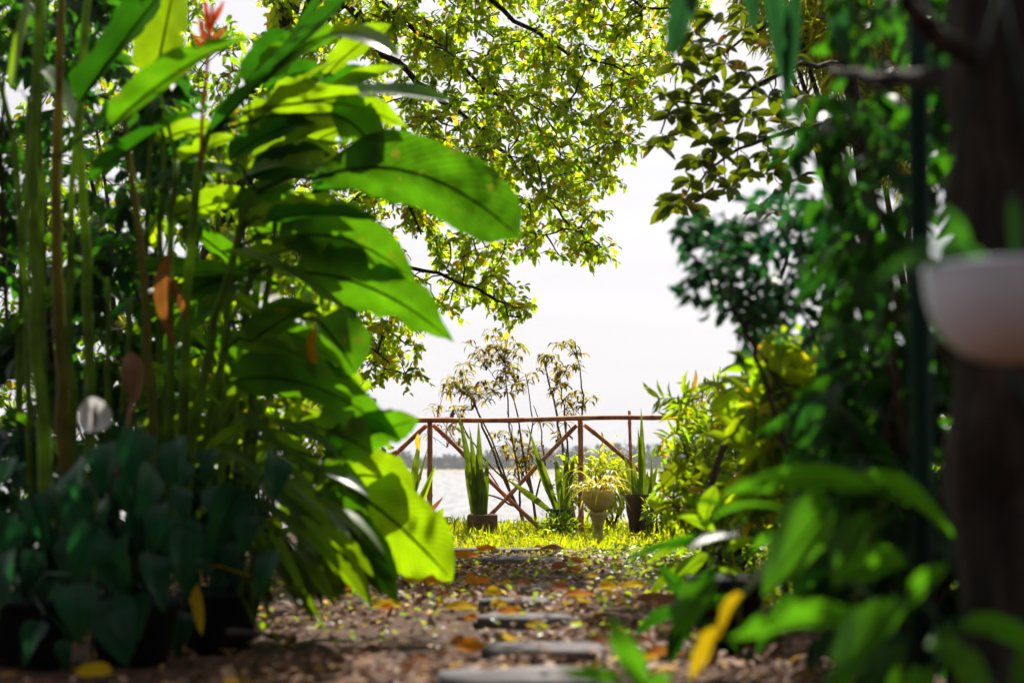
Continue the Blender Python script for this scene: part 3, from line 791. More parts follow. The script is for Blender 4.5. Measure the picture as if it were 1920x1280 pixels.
def foliage(mb, centres, nodes, rs, Lr, asp, per, rad, droop=.5, twr=.004):
    """Leaf sprays round every centre; twigs grow from the limbs outward, each from the nearest wood already there."""
    nodes = np.array(nodes)
    cs = np.array(centres)
    cs = cs[np.argsort([np.min(np.sum((nodes - c) ** 2, 1)) for c in cs])]
    pos, d, nn, Ls = [], [], [], []
    mb.mi = 1
    for c in cs:
        q = nodes[np.argmin(np.sum((nodes - c) ** 2, 1))]
        ln = np.linalg.norm(c - q)
        mid = (q + c) / 2 + rs.normal(0, .12 * ln, 3) + np.array((0, 0, .06 * ln))
        mb.tube([q, (q + mid) / 2 + rs.normal(0, .03 * ln, 3), mid, (mid + c) / 2 + rs.normal(0, .03 * ln, 3), c], np.linspace(twr * 1.7, twr, 5), 4, cap=False)
        nodes = np.vstack([nodes, mid, c])
        for k in range(max(2, per // 8)):
            out = unit(rs.normal(0, 1, 3) + np.array((0, 0, -droop * .6)))
            e = c + out * rad * rs.uniform(.5, 1.25)
            mb.tube([c, (c + e) / 2 + rs.normal(0, rad * .1, 3), e], [twr, twr * .7, twr * .4], 3, cap=False)
            side = unit(np.cross(out, rs.normal(0, 1, 3)))
            for j in range(8):
                f = (j + 1) / 8
                pos.append(c + (e - c) * f + rs.normal(0, rad * .06, 3))
                d.append(out * .6 + side * (1 if j % 2 else -1) * .9 + rs.normal(0, .35, 3) + np.array((0, 0, -droop)))
                nn.append(np.array((0, -.25, .8)) + rs.normal(0, .7, 3))
                Ls.append(rs.uniform(*Lr))
    mb.mi = 0
    mb.cloud(pos, d, nn, Ls, asp)

# small leaved tree leaning in over the path from the left
rs = np.random.RandomState(5)
b = np.array((-2.6, 10.4, 0.0))
t = thing('leafy_tree', 'tree with fine yellow green leaves arching over the middle of the path', 'tree', b)
trunk = limb('trunk', [b, b + (.15, .1, 1.3), b + (.55, 0, 2.6), b + (.9, -.1, 3.8), b + (1.2, 0, 5.2)], .14, .07, t)
N1 = []
TY = 10.0
for pts, r0 in (([trunk[9], P(600, -60, 9.8), P(700, 80, 9.8), P(765, 135, 9.9), P(830, 190, 10), P(900, 245, 10.1), P(960, 310, 10.1), P(1020, 370, 10.2), P(1075, 430, 10.2)], .032),
                ([trunk[11], P(690, -20, 10.3), P(760, 45, 10.4), P(830, 90, 10.4), P(905, 160, 10.5), P(985, 190, 10.6), P(1060, 260, 10.6)], .028),
                ([trunk[14], P(820, -150, 9.6), P(900, -30, 9.7), P(970, 40, 9.7), P(1070, 95, 9.8), P(1180, 140, 9.9)], .03),
                ([trunk[15], P(1000, -220, 9.7), P(1120, -60, 9.8), P(1210, 20, 9.9), P(1290, 10, 9.9)], .026),
                ([trunk[5], P(560, 420, 9.6), P(700, 470, 9.7), P(830, 515, 9.8), P(920, 560, 9.8), P(975, 595, 9.8)], .02),
                ([trunk[3], P(520, 610, 9.4), P(640, 620, 9.4), P(730, 680, 9.4)], .016),
                ([trunk[8], P(560, 150, 9.4), P(680, 260, 9.4), P(740, 330, 9.4), P(790, 440, 9.5)], .02)):
    N1 += limb('limb', pts, r0, .006, t, sub=4, wob=.018)
poly = [(520, -140), (1330, -140), (1310, 20), (1245, 130), (1195, 225), (1160, 285), (1125, 350), (1095, 420), (1135, 470), (1075, 485), (1010, 462), (930, 490), (955, 545), (995, 592), (955, 590), (880, 548), (840, 580), (780, 590), (790, 690), (735, 705), (640, 650), (560, 640), (480, 560), (480, 120)]
cen = poly_pts(poly, 800, rs, 9.6, 11.0)
cen += [P(x, y, 10.1) for x, y in ((1125, 470), (1095, 455), (985, 590), (960, 575), (940, 545), (1110, 400), (1090, 375), (1140, 330), (1180, 270), (1215, 190), (1190, 200), (1235, 120), (1050, 480), (905, 520), (785, 690), (760, 700), (720, 690), (690, 700), (700, 650))]
crown = MB()
foliage(crown, cen, N1, rs, (.045, .072), .6, 32, .15)
up = [np.array((rs.uniform(-2.6, -.6), rs.uniform(8.0, 10.5), rs.uniform(4.0, 5.2))) for _ in range(30)] + [np.array((rs.uniform(-2.8, -1.2), rs.uniform(5.4, 8.6), rs.uniform(3.5, 4.9))) for _ in range(34)] + [np.array((rs.uniform(-1.2, 1.2), rs.uniform(5.4, 8.0), rs.uniform(3.5, 4.7))) for _ in range(15)]  # leaf clusters added out of view to shade the left and dapple the path
foliage(crown, up, N1 + trunk, rs, (.05, .08), .52, 32, .26)
crown.build('crown', [M['canopy'], M['twig']], t)

# tree on the right: trunk close to the camera, unseen crown overhead spread to block light
b = np.array((0.90, 2.45, 0.0))
t = thing('shade_tree', 'thick dark trunk at the right edge with a limb reaching left at its top', 'tree', b)
tp = [P(1925, 1330, 2.45), P(1912, 1100, 2.45), P(1900, 850, 2.45), P(1893, 600, 2.45), P(1885, 300, 2.45), P(1884, 0, 2.45), P(1886, -300, 2.5), P(1880, -900, 2.6), P(1800, -1500, 2.7)]
trunk = limb('trunk', tp, .106, .09, t, sub=5, wob=.008, n=26)
L1 = limb('limb', [P(1835, 190, 2.42), P(1760, 150, 2.5), P(1660, 148, 2.7), P(1560, 135, 2.9)], .028, .010, t, wob=.004)
L1b = limb('limb', [P(1840, 110, 2.40), P(1750, 60, 2.3), P(1700, 10, 2.25), P(1690, -120, 2.2)], .022, .012, t, wob=.004)
N2 = list(trunk[-6:])
for e in ((-.9, 2.6, 3.0), (.1, 4.2, 3.2), (1.4, 4.6, 3.3), (2.2, 2.6, 3.2), (.6, .6, 3.2), (-.6, 1.0, 3.1), (1.9, .8, 3.1)):
    e = np.array(e, float)
    N2 += limb('limb', [trunk[-3], (trunk[-3] + e) / 2 + (0, 0, .2), e], .05, .012, t, wob=.02)
crown = MB()
cen = []
while len(cen) < 150:
    c = np.array((rs.uniform(-1.9, 3.0), rs.uniform(-1.6, 5.6), rs.uniform(2.5, 4.2)))
    if c[2] > 1.15 + .36 * c[1] and rs.rand() < (.75 if c[0] > .2 else .45):
        cen.append(c)
foliage(crown, cen, N2, rs, (.10, .16), .45, 24, .34, twr=.006)
crown.build('crown', [M['vine'], M['twig']], t)

# hanging white bowl planter on the trunk
pc = P(1895, 512, 1.9); Rb = .114
t = thing('hanging_planter', 'white bowl planter hung before the dark trunk at the right edge', 'planter', pc + (0, 0, .4))
prof = [(.004, -.122)] + [(Rb * math.sin(a) ** .75, -.122 * math.cos(a)) for a in np.linspace(.25, math.pi / 2, 10)] + [(Rb * 1.006, .003), (Rb * 1.0, .008), (Rb * .95, .006), (Rb * .9, -.02), (.01, -.025)]
MB().lathe(pc, prof, 36).build('bowl', M['whitepot'], t)
for k in range(3):
    a = 2.1 * k + .7
    MB().tube([pc + (Rb * math.cos(a), Rb * math.sin(a), .008), pc + (0, 0, .4)], .0016, 5).build('hanger', M['greenpole'], t)
for k, (ox, tx, tz, w_) in enumerate(((-.06, -.06, .10, .018), (-.02, -.14, .05, .02), (.03, .05, .13, .02), (.0, -.02, .12, .016), (-.085, -.12, -.02, .03))):
    p0 = pc + (ox, -.02, -.01)
    MB().leaf(p0, p0 + (tx * .3, -.02, max(tz, .05)), p0 + (tx, -.04, tz * .8), w_, (-.4, -1, .5), pr_lance, .3, .02, k).build('leaf', M['vine'], t)
b = P(1733, 1180, 2.9); b[2] = 0
t = MB().tube([P(1731, 1290, 2.9), P(1728, 900, 2.9), P(1724, 500, 2.9), P(1722, 180, 2.9), P(1722, -80, 2.9)], [.022, .0215, .0215, .021, .021], 14).build('garden_pole', M['greenpole'], loc=b)
props(t, 'straight dark green pole standing just left of the thick trunk', 'pole')
t = MB().tube([P(1885, 690, 2.2), P(1915, 740, 2.2), P(1960, 830, 2.2)], [.006, .006, .006], 8).build('garden_hose', M['greenpole'], loc=P(1915, 740, 2.2))
props(t, 'thin green cord slanting across the trunk below the white planter', 'cord')

# tree with larger rounded leaves, right of the sky gap
rs = np.random.RandomState(9)
Y = 7.6
b = P(1660, 1120, 8.0); b[2] = float(gz(b[0], 8.0))
t = thing('broad_leaved_tree', 'tree with clusters of rounded olive leaves hanging at the right of the sky gap', 'tree', b)
trunk = limb('trunk', [b, P(1650, 800, 8), P(1640, 500, 8), P(1600, 200, 7.9), P(1560, -100, 7.8)], .07, .035, t)
N3 = list(trunk)
for pts in ([trunk[11], P(1540, 230, 7.6), P(1460, 250, 7.6), P(1380, 280, 7.6), P(1310, 340, 7.6), P(1275, 370, 7.6)],
            [trunk[13], P(1500, 120, 7.6), P(1420, 170, 7.6), P(1340, 200, 7.6), P(1260, 190, 7.5), P(1235, 260, 7.5)],
            [trunk[15], P(1500, 0, 7.6), P(1420, 60, 7.6), P(1330, 110, 7.6), P(1290, 70, 7.6)],
            [trunk[9], P(1560, 330, 7.6), P(1490, 330, 7.6), P(1420, 390, 7.6)]):
    N3 += limb('limb', pts, .016, .004, t, sub=4, wob=.01, n=6)
cr = MB()
tips = [(1275, 372), (1295, 340), (1320, 372), (1262, 385), (1345, 330), (1370, 350), (1405, 300), (1450, 325), (1485, 340), (1425, 385), (1460, 395), (1250, 255), (1232, 270), (1245, 178), (1285, 170), (1300, 205), (1335, 150), (1355, 215), (1400, 135), (1395, 220), (1440, 180), (1470, 230), (1310, 120), (1345, 85), (1290, 245), (1330, 262), (1375, 260), (1420, 255), (1500, 180), (1490, 110), (1450, 90), (1520, 260), (1275, 120), (1390, 60), (1320, 180), (1360, 175), (1385, 190), (1410, 165), (1425, 215), (1455, 215), (1345, 285), (1400, 330), (1440, 285), (1465, 130), (1360, 120), (1480, 290), (1500, 240), (1310, 300), (1290, 390), (1330, 225), (1300, 60), (1270, 90), (1340, 30), (1390, 20), (1430, 40), (1320, 90), (1255, 215), (1275, 225)]
for (x, y) in tips:
    c = P(x, y, Y + rs.uniform(-.25, .25))
    q = np.array(N3)[np.argmin(np.sum((np.array(N3) - c) ** 2, 1))]
    cr.mi = 1; cr.tube([q, (q + c) / 2 + rs.normal(0, .02, 3), c], [.004, .003, .002], 4); cr.mi = 0
    for j in range(9):
        a = rs.uniform(0, 6.28)
        out = np.array((math.cos(a), math.sin(a) * .7, rs.uniform(-.8, .5)))
        Ln = rs.uniform(.08, .14)
        cr.leaf(c, c + out * Ln * .5 + (0, 0, .01), c + out * Ln + (0, 0, -Ln * .15), Ln * rs.uniform(.42, .56), (rs.normal(0, .6), -.8 + rs.normal(0, .6), .6), pr_ellip, .2, .02, rs.rand() * 9, n=5, m=2)
cr.build('crown', [M['obovate'], M['twig']], t)

# nearer shrub branches, dark against the sky
def mass(name, label, cat, poly, n, Y0, Y1, Lr, asp, mat, base_px, bY, seed, group=None, per=24, rad=.16, droop=.5, nst=6, sr=.014, also=()):
    rs = np.random.RandomState(seed)
    b = P(*base_px, bY); b[2] = float(gz(b[0], bY))
    t = thing(name, label, cat, b, group)
    cen = poly_pts(poly, n, rs, Y0, Y1) + [P(x, y, (Y0 + Y1) / 2) for x, y in also]
    nodes = [b + (0, 0, .1)]
    for k in range(nst):
        e = cen[rs.randint(len(cen))]
        m_ = (b + e) / 2 + rs.normal(0, .08, 3)
        nodes += limb('stem', [b + rs.normal(0, .04, 3) * (1, 1, 0), m_, e], sr, sr * .3, t, 'twig', 5, .012, 6)
    cr = MB()
    foliage(cr, cen, nodes, rs, Lr, asp, per, rad, droop, twr=.003)
    cr.build('foliage', [M[mat], M['twig']], t)
    return t
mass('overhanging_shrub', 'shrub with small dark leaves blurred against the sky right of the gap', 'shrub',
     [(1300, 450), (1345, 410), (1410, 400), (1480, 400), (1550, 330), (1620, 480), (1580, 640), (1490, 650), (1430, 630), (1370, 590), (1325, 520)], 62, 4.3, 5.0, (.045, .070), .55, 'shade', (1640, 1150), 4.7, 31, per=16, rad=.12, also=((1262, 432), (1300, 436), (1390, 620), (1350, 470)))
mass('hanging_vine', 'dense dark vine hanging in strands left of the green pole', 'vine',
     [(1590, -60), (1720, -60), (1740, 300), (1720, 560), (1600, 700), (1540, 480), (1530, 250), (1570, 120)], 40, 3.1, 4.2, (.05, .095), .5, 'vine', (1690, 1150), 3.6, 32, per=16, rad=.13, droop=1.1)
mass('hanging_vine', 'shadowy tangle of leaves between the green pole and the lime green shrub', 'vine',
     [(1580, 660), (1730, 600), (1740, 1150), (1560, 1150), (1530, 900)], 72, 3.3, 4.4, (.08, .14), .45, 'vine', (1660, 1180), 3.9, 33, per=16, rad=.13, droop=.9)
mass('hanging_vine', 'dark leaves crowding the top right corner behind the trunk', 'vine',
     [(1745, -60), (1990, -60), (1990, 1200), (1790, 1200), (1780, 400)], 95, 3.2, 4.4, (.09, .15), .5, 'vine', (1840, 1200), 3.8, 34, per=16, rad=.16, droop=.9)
mass('backing_hedge', 'tall dark green hedge added to hide the bright sky at the far right', 'hedge',  # added mass that keeps bright sky from showing behind the vines
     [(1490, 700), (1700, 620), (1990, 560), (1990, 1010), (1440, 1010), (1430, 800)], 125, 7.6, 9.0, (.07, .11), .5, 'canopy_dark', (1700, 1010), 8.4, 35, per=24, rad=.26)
mass('lime_shrub', 'tall lime green shrub with large glowing leaves right of the slanting branch', 'shrub',
     [(1440, 650), (1520, 600), (1560, 700), (1560, 920), (1470, 950), (1400, 900), (1420, 760)], 44, 5.2, 6.0, (.10, .17), .42, 'lime', (1500, 1060), 5.7, 36, per=16, rad=.15, droop=.5)
mass('lime_shrub', 'bushy green shrub with narrow fingered leaves at the right end of the rail', 'shrub',
     [(1262, 740), (1310, 712), (1390, 720), (1430, 720), (1440, 900), (1380, 960), (1290, 930), (1262, 850)], 70, 7.4, 8.3, (.08, .15), .2, 'lime', (1370, 1030), 7.8, 37, per=16, rad=.13, droop=.1)
mass('lime_shrub', 'low yellow green shrub glowing under the slanting dark branch', 'shrub',
     [(1240, 960), (1310, 900), (1420, 930), (1470, 980), (1400, 1030), (1270, 1020)], 40, 7.0, 8.2, (.08, .13), .4, 'lime', (1350, 1045), 7.6, 38, per=16, rad=.12, droop=.1)
mass('casuarina_tree', 'feathery needle leaved tree glowing at the top right', 'tree',
     [(1360, -120), (1620, -120), (1700, 60), (1690, 330), (1600, 240), (1540, 130), (1420, 60)], 190, 9.0, 10.5, (.12, .22), .016, 'needle', (1760, 990), 10.0, 39, per=32, rad=.20, droop=.9, sr=.04)
mass('background_shrub', 'leafy shrub catching sun behind the heliconia stems', 'shrub',
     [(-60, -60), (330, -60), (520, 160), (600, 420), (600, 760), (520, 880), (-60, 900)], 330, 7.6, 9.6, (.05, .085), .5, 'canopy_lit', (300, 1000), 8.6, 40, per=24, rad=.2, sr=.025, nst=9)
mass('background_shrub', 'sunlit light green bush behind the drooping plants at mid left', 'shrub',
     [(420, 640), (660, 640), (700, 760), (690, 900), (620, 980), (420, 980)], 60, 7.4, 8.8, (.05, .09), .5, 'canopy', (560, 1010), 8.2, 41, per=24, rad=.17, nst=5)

# slanting dark branch with its leaves
b = P(1310, 1010, 6.6); b[2] = float(gz(b[0], 6.6))
t = thing('slanting_sapling', 'dark bare stem slanting up to the right through the lime green shrubs', 'sapling', b)
limb('stem', [b, P(1335, 905, 6.6), P(1365, 800, 6.6), P(1400, 710, 6.6), P(1440, 590, 6.6), P(1480, 470, 6.6)], .020, .008, t, 'twig', 4, .004)
for k, (a_, c_, w_) in enumerate((((1420, 650), (1375, 620), 16), ((1430, 610), (1480, 560), 20), ((1405, 690), (1350, 700), 18), ((1440, 590), (1400, 540), 16), ((1375, 780), (1430, 740), 20), ((1390, 740), (1330, 760), 18))):
    A, B = P(*a_, 6.6), P(*c_, 6.5)
    MB().leaf(A, (A + B) / 2 + (0, 0, .04), B, w_ / F * 6.6, (0, -.4, 1), pr_lance, .25, .02, k).build('leaf', M['obovate'], t)

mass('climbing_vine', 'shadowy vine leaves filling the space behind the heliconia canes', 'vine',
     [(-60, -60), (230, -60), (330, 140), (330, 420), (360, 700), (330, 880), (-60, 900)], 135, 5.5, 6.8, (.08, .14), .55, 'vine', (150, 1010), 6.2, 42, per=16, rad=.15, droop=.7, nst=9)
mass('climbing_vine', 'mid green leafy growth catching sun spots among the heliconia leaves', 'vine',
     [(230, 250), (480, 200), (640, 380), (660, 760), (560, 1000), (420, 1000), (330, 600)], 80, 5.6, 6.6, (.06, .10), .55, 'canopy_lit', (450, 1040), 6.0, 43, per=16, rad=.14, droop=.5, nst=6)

mass('leaf_backing', 'dark low leaves added as backing for the gaps behind the arum pots', 'vine',  # dark backing added to close bright gaps between the arum leaves
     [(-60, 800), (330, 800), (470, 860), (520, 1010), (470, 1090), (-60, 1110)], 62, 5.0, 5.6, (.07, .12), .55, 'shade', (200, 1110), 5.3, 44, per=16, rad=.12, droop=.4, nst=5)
# ------------------------------------------------------------------ big leaved plants
def big_leaf(t, spec, mat, prof=pr_oblong, at=None, name='leaf', fold=.22, wave=.05, rib=True, dens=(22, 6), twist=0.0, ragged=.07):
    """spec = (x0, y0, Y0, x1, y1, Y1, width px, roll deg, bow px): one leaf with its stalk."""
    x0, y0, Y0, x1, y1, Y1, wpx, roll, bow = spec
    A, B = P(x0, y0, Y0), P(x1, y1, Y1)
    mid = (A + B) / 2
    ax = unit(B - A)
    cam_ = unit(CAMP - mid); cam_ = unit(cam_ - ax * np.dot(cam_, ax))
    up = np.cross(ax, cam_)
    if up[2] < 0: up = -up
    N0 = cam_ * math.cos(R(roll)) + up * math.sin(R(roll))
    bowv = np.array((0, 0, 1.0)) * bow / F * (Y0 + Y1) / 2
    C = mid + bowv * 2
    W = wpx / F * (Y0 + Y1) / 2
    mb = MB()
    mb.leaf(A, C, B, W, N0, prof, fold, wave, x0 * .01 + y0 * .013, n=dens[0], m=dens[1], twist=twist, ragged=ragged)
    if rib:
        ts = np.linspace(0, .93, 8)
        pts = [(1 - q) ** 2 * A + 2 * q * (1 - q) * C + q * q * B - N0 * .0025 for q in ts]
        rad = list(np.interp(ts, [0, 1], [max(W * .028, .002), .0008]))
        if at is not None:
            S = np.array(at, float)
            pre = [S, S * .45 + A * .55 + (0, 0, .03)]
            pts = pre + pts; rad = [rad[0] * 1.35, rad[0] * 1.15] + rad
        mb.tube(pts, rad, 6)
    return mb.build(name, M[mat], t)

def plant(name, label, cat, base_px, bY, leaves, mat, group=None, prof=pr_oblong, stems=(), stem_mat='stem', ground=True, **kw):
    b = P(*base_px, bY)
    if ground: b[2] = float(gz(b[0], bY))
    t = thing(name, label, cat, b, group)
    nodes = []
    for pts, r0, r1 in stems:
        w_ = [P(*q) for q in pts]
        nodes += limb('stem', w_, r0, r1, t, stem_mat, 5, .004, 10)
    for sp in leaves:
        m_ = mat
        pf = prof
        k2 = dict(kw)
        if len(sp) > 9:
            opt = sp[9]; sp = sp[:9]
            m_ = opt.pop('mat', mat); pf = opt.pop('prof', prof); k2.update(opt)
        A = P(*sp[:3])
        at = b + (0, 0, .05) if ground else None
        if nodes:
            nd = np.array(nodes)
            low = nd[nd[:, 2] < A[2] + .02] if (nd[:, 2] < A[2] + .02).any() else nd
            at = low[np.argmin(np.sum((low - A) ** 2, 1))]
        big_leaf(t, sp, m_, pf, at, **k2)
    return t

HG = 'heliconia shoots in the tall clump on the left'
y_ = dict
plant('heliconia', 'leftmost pale green heliconia cane, thick and straight', 'heliconia', (92, 1010), 4.6,
      [(70, -90, 4.6, -120, -260, 4.4, 120, 60, 20), (74, -120, 4.6, 200, -330, 4.6, 120, 60, 20), (20, 165, 4.5, 62, -30, 4.5, 36, 60, 0, y_(mat='ginger'))], 'helic', HG,
      stems=[([(92, 1010, 4.6), (84, 880, 4.6), (66, 600, 4.6), (60, 330, 4.6), (74, -140, 4.6)], .027, .011)])
plant('heliconia', 'olive brown heliconia cane beside the leftmost one', 'heliconia', (126, 1010), 4.75,
      [(205, 240, 4.6, 475, 70, 4.35, 100, 118, 26, y_(fold=.3)), (118, -100, 4.7, 330, -260, 4.6, 130, 60, 30)], 'helic', HG,
      stems=[([(126, 1010, 4.75), (122, 870, 4.75), (110, 560, 4.7), (106, 300, 4.7), (118, -120, 4.7)], .027, .011)], stem_mat='stem_brown')
plant('heliconia', 'third heliconia cane from the left, bright green behind the white flower', 'heliconia', (172, 1010), 4.9,
      [(150, 250, 4.9, 60, 120, 4.8, 80, 70, 20)], 'helic', HG,
      stems=[([(172, 1010, 4.9), (170, 800, 4.9), (162, 480, 4.9), (150, 250, 4.9), (170, -60, 4.9)], .024, .010)])
plant('heliconia', 'slim heliconia canes rising out of the top left corner', 'heliconia', (140, 1010), 5.1,
      [(122, -150, 5.1, 30, -400, 5, 120, 40, 20), (175, -150, 5.1, 400, -360, 5, 140, 70, 40)], 'helic', HG,
      stems=[([(140, 1010, 5.1), (115, 620, 5.1), (110, 260, 5.1), (122, -160, 5.1)], .015, .009), ([(150, 1010, 5.1), (130, 640, 5.1), (140, 260, 5.1), (178, -160, 5.1)], .015, .009),
             ([(100, 1010, 5.1), (78, 620, 5.1), (74, 260, 5.1), (82, -160, 5.1)], .014, .009), ([(60, 1010, 5.1), (48, 560, 5.1), (25, 260, 5.1), (-40, 0, 5.1)], .013, .009),
             ([(210, 1010, 5.2), (205, 760, 5.2), (200, 520, 5.2)], .014, .009), ([(240, 1010, 5.3), (232, 760, 5.3), (245, 560, 5.3)], .012, .008)])
t = plant('heliconia', 'heliconia with the huge dark leaf crossing the top and a red flower', 'heliconia', (330, 1020), 5.0,
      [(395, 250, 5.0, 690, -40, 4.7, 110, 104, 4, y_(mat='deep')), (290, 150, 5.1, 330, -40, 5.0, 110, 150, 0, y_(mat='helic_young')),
       (610, 70, 4.8, 748, 108, 4.7, 62, 60, 22, y_(mat='ginger')), (500, 205, 5.0, 765, 240, 4.9, 84, 135, 30, y_(mat='helic_young')), (560, 190, 5.0, 850, 190, 4.8, 66, 65, 18),
       (500, 150, 5.1, 640, 60, 5, 110, 120, 20), (620, 215, 5.0, 720, 305, 4.9, 110, 140, 20)], 'helic', HG,
      stems=[([(330, 1020, 5.0), (345, 820, 5.0), (350, 560, 5.0), (370, 330, 5.0), (390, 250, 5.0)], .022, .012), ([(315, 1020, 5.1), (318, 700, 5.1), (322, 420, 5.1), (330, 300, 5.1)], .018, .010)])
MB().tube([P(375, 320, 4.95), P(380, 200, 4.95), P(392, 90, 4.95), P(398, 10, 4.95)], .006, 6).build('flower_stalk', M['red_bract'], t)
for k, (x, y, x1, y1) in enumerate(((384, 85, 372, 30), (388, 75, 405, 15), (380, 92, 425, 50), (382, 100, 360, 62), (390, 60, 382, -5), (396, 50, 420, 0))):
    A, B = P(x, y, 4.94), P(x1, y1, 4.9)
    MB().leaf(A, (A + B) / 2 + (.01, 0, -.01), B, .03, (0, -1, .3), pr_lance, .7, 0, k, n=6, m=4).build('bract', M['red_bract'], t)
plant('heliconia', 'heliconia with the broad backlit leaf drooping into the sky gap', 'heliconia', (410, 1020), 5.1,
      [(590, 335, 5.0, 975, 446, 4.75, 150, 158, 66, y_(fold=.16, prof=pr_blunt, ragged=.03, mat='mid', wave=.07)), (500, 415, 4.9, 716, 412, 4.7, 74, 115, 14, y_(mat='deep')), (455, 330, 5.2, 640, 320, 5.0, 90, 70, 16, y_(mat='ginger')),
       (520, 450, 5.1, 778, 528, 4.9, 112, 150, 40), (430, 300, 5.2, 600, 230, 5.1, 80, 120, 20, y_(mat='deep'))], 'helic', HG,
      stems=[([(340, 1020, 5.1), (365, 800, 5.1), (405, 600, 5.1), (450, 430, 5.1), (480, 360, 5.1)], .021, .010)])
plant('heliconia', 'heliconia with layered leaves whose ragged tip points right above the fence', 'heliconia', (400, 1020), 5.2,
      [(550, 510, 5.1, 852, 642, 4.9, 122, 146, 34, y_(wave=.09, ragged=.14)), (415, 470, 5.0, 665, 600, 4.8, 46, 72, 22, y_(mat='ginger', fold=.5)), (470, 640, 5.0, 600, 570, 4.9, 100, 120, 8),
       (596, 600, 5.1, 668, 700, 5.0, 130, 145, 6, y_(fold=.6)), (450, 500, 5.2, 640, 470, 5.1, 90, 110, 18, y_(mat='helic_young'))], 'helic', HG,
      stems=[([(370, 1020, 5.2), (390, 800, 5.2), (430, 610, 5.2), (490, 480, 5.2), (520, 460, 5.2)], .018, .010)])
plant('heliconia', 'low heliconia with a long curved leaf pointing at the left end of the rail', 'heliconia', (430, 1030), 5.0,
      [(425, 715, 5.0, 750, 825, 4.8, 98, 138, 46), (610, 858, 4.9, 786, 785, 4.8, 88, 150, 8), (590, 800, 4.9, 700, 850, 4.8, 100, 150, 6, y_(mat='helic_young'))], 'helic', HG,
      stems=[([(430, 1030, 5.0), (415, 900, 5.0), (412, 800, 5.0), (425, 715, 5.0)], .016, .009)])
plant('heliconia', 'low heliconia with the brightest yellow green leaf touching the path', 'heliconia', (560, 1060), 5.1,
      [(636, 900, 5.2, 776, 940, 5.1, 110, 150, 26, y_(mat='helic_young')), (672, 925, 5.1, 848, 1088, 5.0, 140, 160, 10, y_(mat='glow', fold=.1)), (590, 930, 5.0, 745, 1130, 4.9, 90, 150, 26),
       (560, 960, 5.0, 700, 1150, 4.8, 84, 110, 34, y_(mat='helic_young')), (600, 880, 5.2, 690, 960, 5.1, 80, 140, 10)], 'helic', HG,
      stems=[([(560, 1060, 5.1), (565, 990, 5.1), (580, 920, 5.1), (600, 880, 5.1)], .014, .008)])
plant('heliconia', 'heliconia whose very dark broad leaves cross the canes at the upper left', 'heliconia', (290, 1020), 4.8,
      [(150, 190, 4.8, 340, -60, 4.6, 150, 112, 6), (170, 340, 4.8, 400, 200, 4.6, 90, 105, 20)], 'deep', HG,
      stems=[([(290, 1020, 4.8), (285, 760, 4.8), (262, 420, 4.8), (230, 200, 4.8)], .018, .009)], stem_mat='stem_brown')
def layered(label, base_px, Y, stem, regions, seed):
    """A shoot with many narrow leaves that fan out to the right: up at the top, drooping lower down."""
    rr = random.Random(seed)
    lv = []
    for (x0, x1, y0, y1, k) in regions:
        for q in range(k):
            x, y = rr.uniform(x0, x1), rr.uniform(y0, y1)
            a = R(-42 + 100 * min(1, max(0, (y - 80) / 700)) + rr.uniform(-22, 22))
            Ln = rr.uniform(120, 230)
            Yl = Y + rr.uniform(-.25, .25)
            lv.append((x, y, Yl, x + Ln * math.cos(a), y + Ln * math.sin(a), Yl - rr.uniform(0, .2), rr.uniform(44, 82), rr.choice((68, 100, 115, 125, 140, 150, 160)), rr.uniform(6, 26),
                       y_(mat=rr.choice(('helic', 'helic', 'deep', 'helic_young', 'ginger')), fold=rr.uniform(.1, .5), prof=rr.choice((pr_oblong, pr_lance)), dens=(16, 4))))
    plant('heliconia', label, 'heliconia', base_px, Y, lv, 'helic', HG, stems=[([(*q, Y) for q in stem], .018, .008)])
layered('heliconia with many narrow lit and shaded leaves layered below the red flower', (385, 1020), 5.3, [(385, 1020), (405, 760), (440, 480), (470, 230)], [(430, 560, 120, 330, 8), (400, 540, 330, 470, 6)], 71)
layered('heliconia with narrow leaves layered round the sky hole left of the drooping leaf', (450, 1030), 5.45, [(450, 1030), (470, 760), (510, 480), (545, 180)], [(500, 620, 90, 300, 8), (470, 600, 340, 520, 7)], 72)
layered('heliconia with narrow drooping leaves at mid height behind the long curved leaf', (420, 1030), 5.4, [(420, 1030), (430, 800), (455, 600), (480, 470)], [(400, 560, 470, 680, 7), (470, 600, 640, 760, 3)], 73)
layered('heliconia with a thin spread of leaves between the canes and the red flower', (300, 1020), 5.5, [(300, 1020), (300, 700), (300, 420), (310, 200)], [(250, 340, 200, 420, 4), (260, 380, 430, 720, 6)], 74)
# dense young shoots deep in the clump
for k, (bx, bY, lab) in enumerate(((260, 5.6, 'shaded heliconia shoot deep behind the white flower'), (470, 5.7, 'sunlit heliconia shoot at the back of the clump near the path'), (30, 5.5, 'heliconia shoot cut by the left edge of the picture'), (390, 5.9, 'heliconia shoot behind the red flower'))):
    rr = random.Random(60 + k)
    lv = []
    for q in range(4):
        x0 = bx + rr.uniform(-40, 60); y0 = rr.uniform(380, 800)
        a = rr.uniform(-.9, .7); Ln = rr.uniform(150, 280)
        sgn = 1 if rr.random() < .75 else -1
        lv.append((x0, y0, bY, x0 + sgn * Ln * math.cos(a), y0 + Ln * math.sin(a), bY - .1, rr.uniform(50, 90), rr.uniform(60, 150), rr.uniform(0, 24)))
    plant('heliconia', lab, 'heliconia', (bx, 1010), bY, lv, 'helic', HG, stems=[([(bx, 1010, bY), (bx + 10, 600, bY), (bx + 25, 180, bY)], .017, .009)])
t = thing('dead_bract', 'withered brown flower hanging among the heliconia canes', 'dead flower', P(320, 640, 4.9))
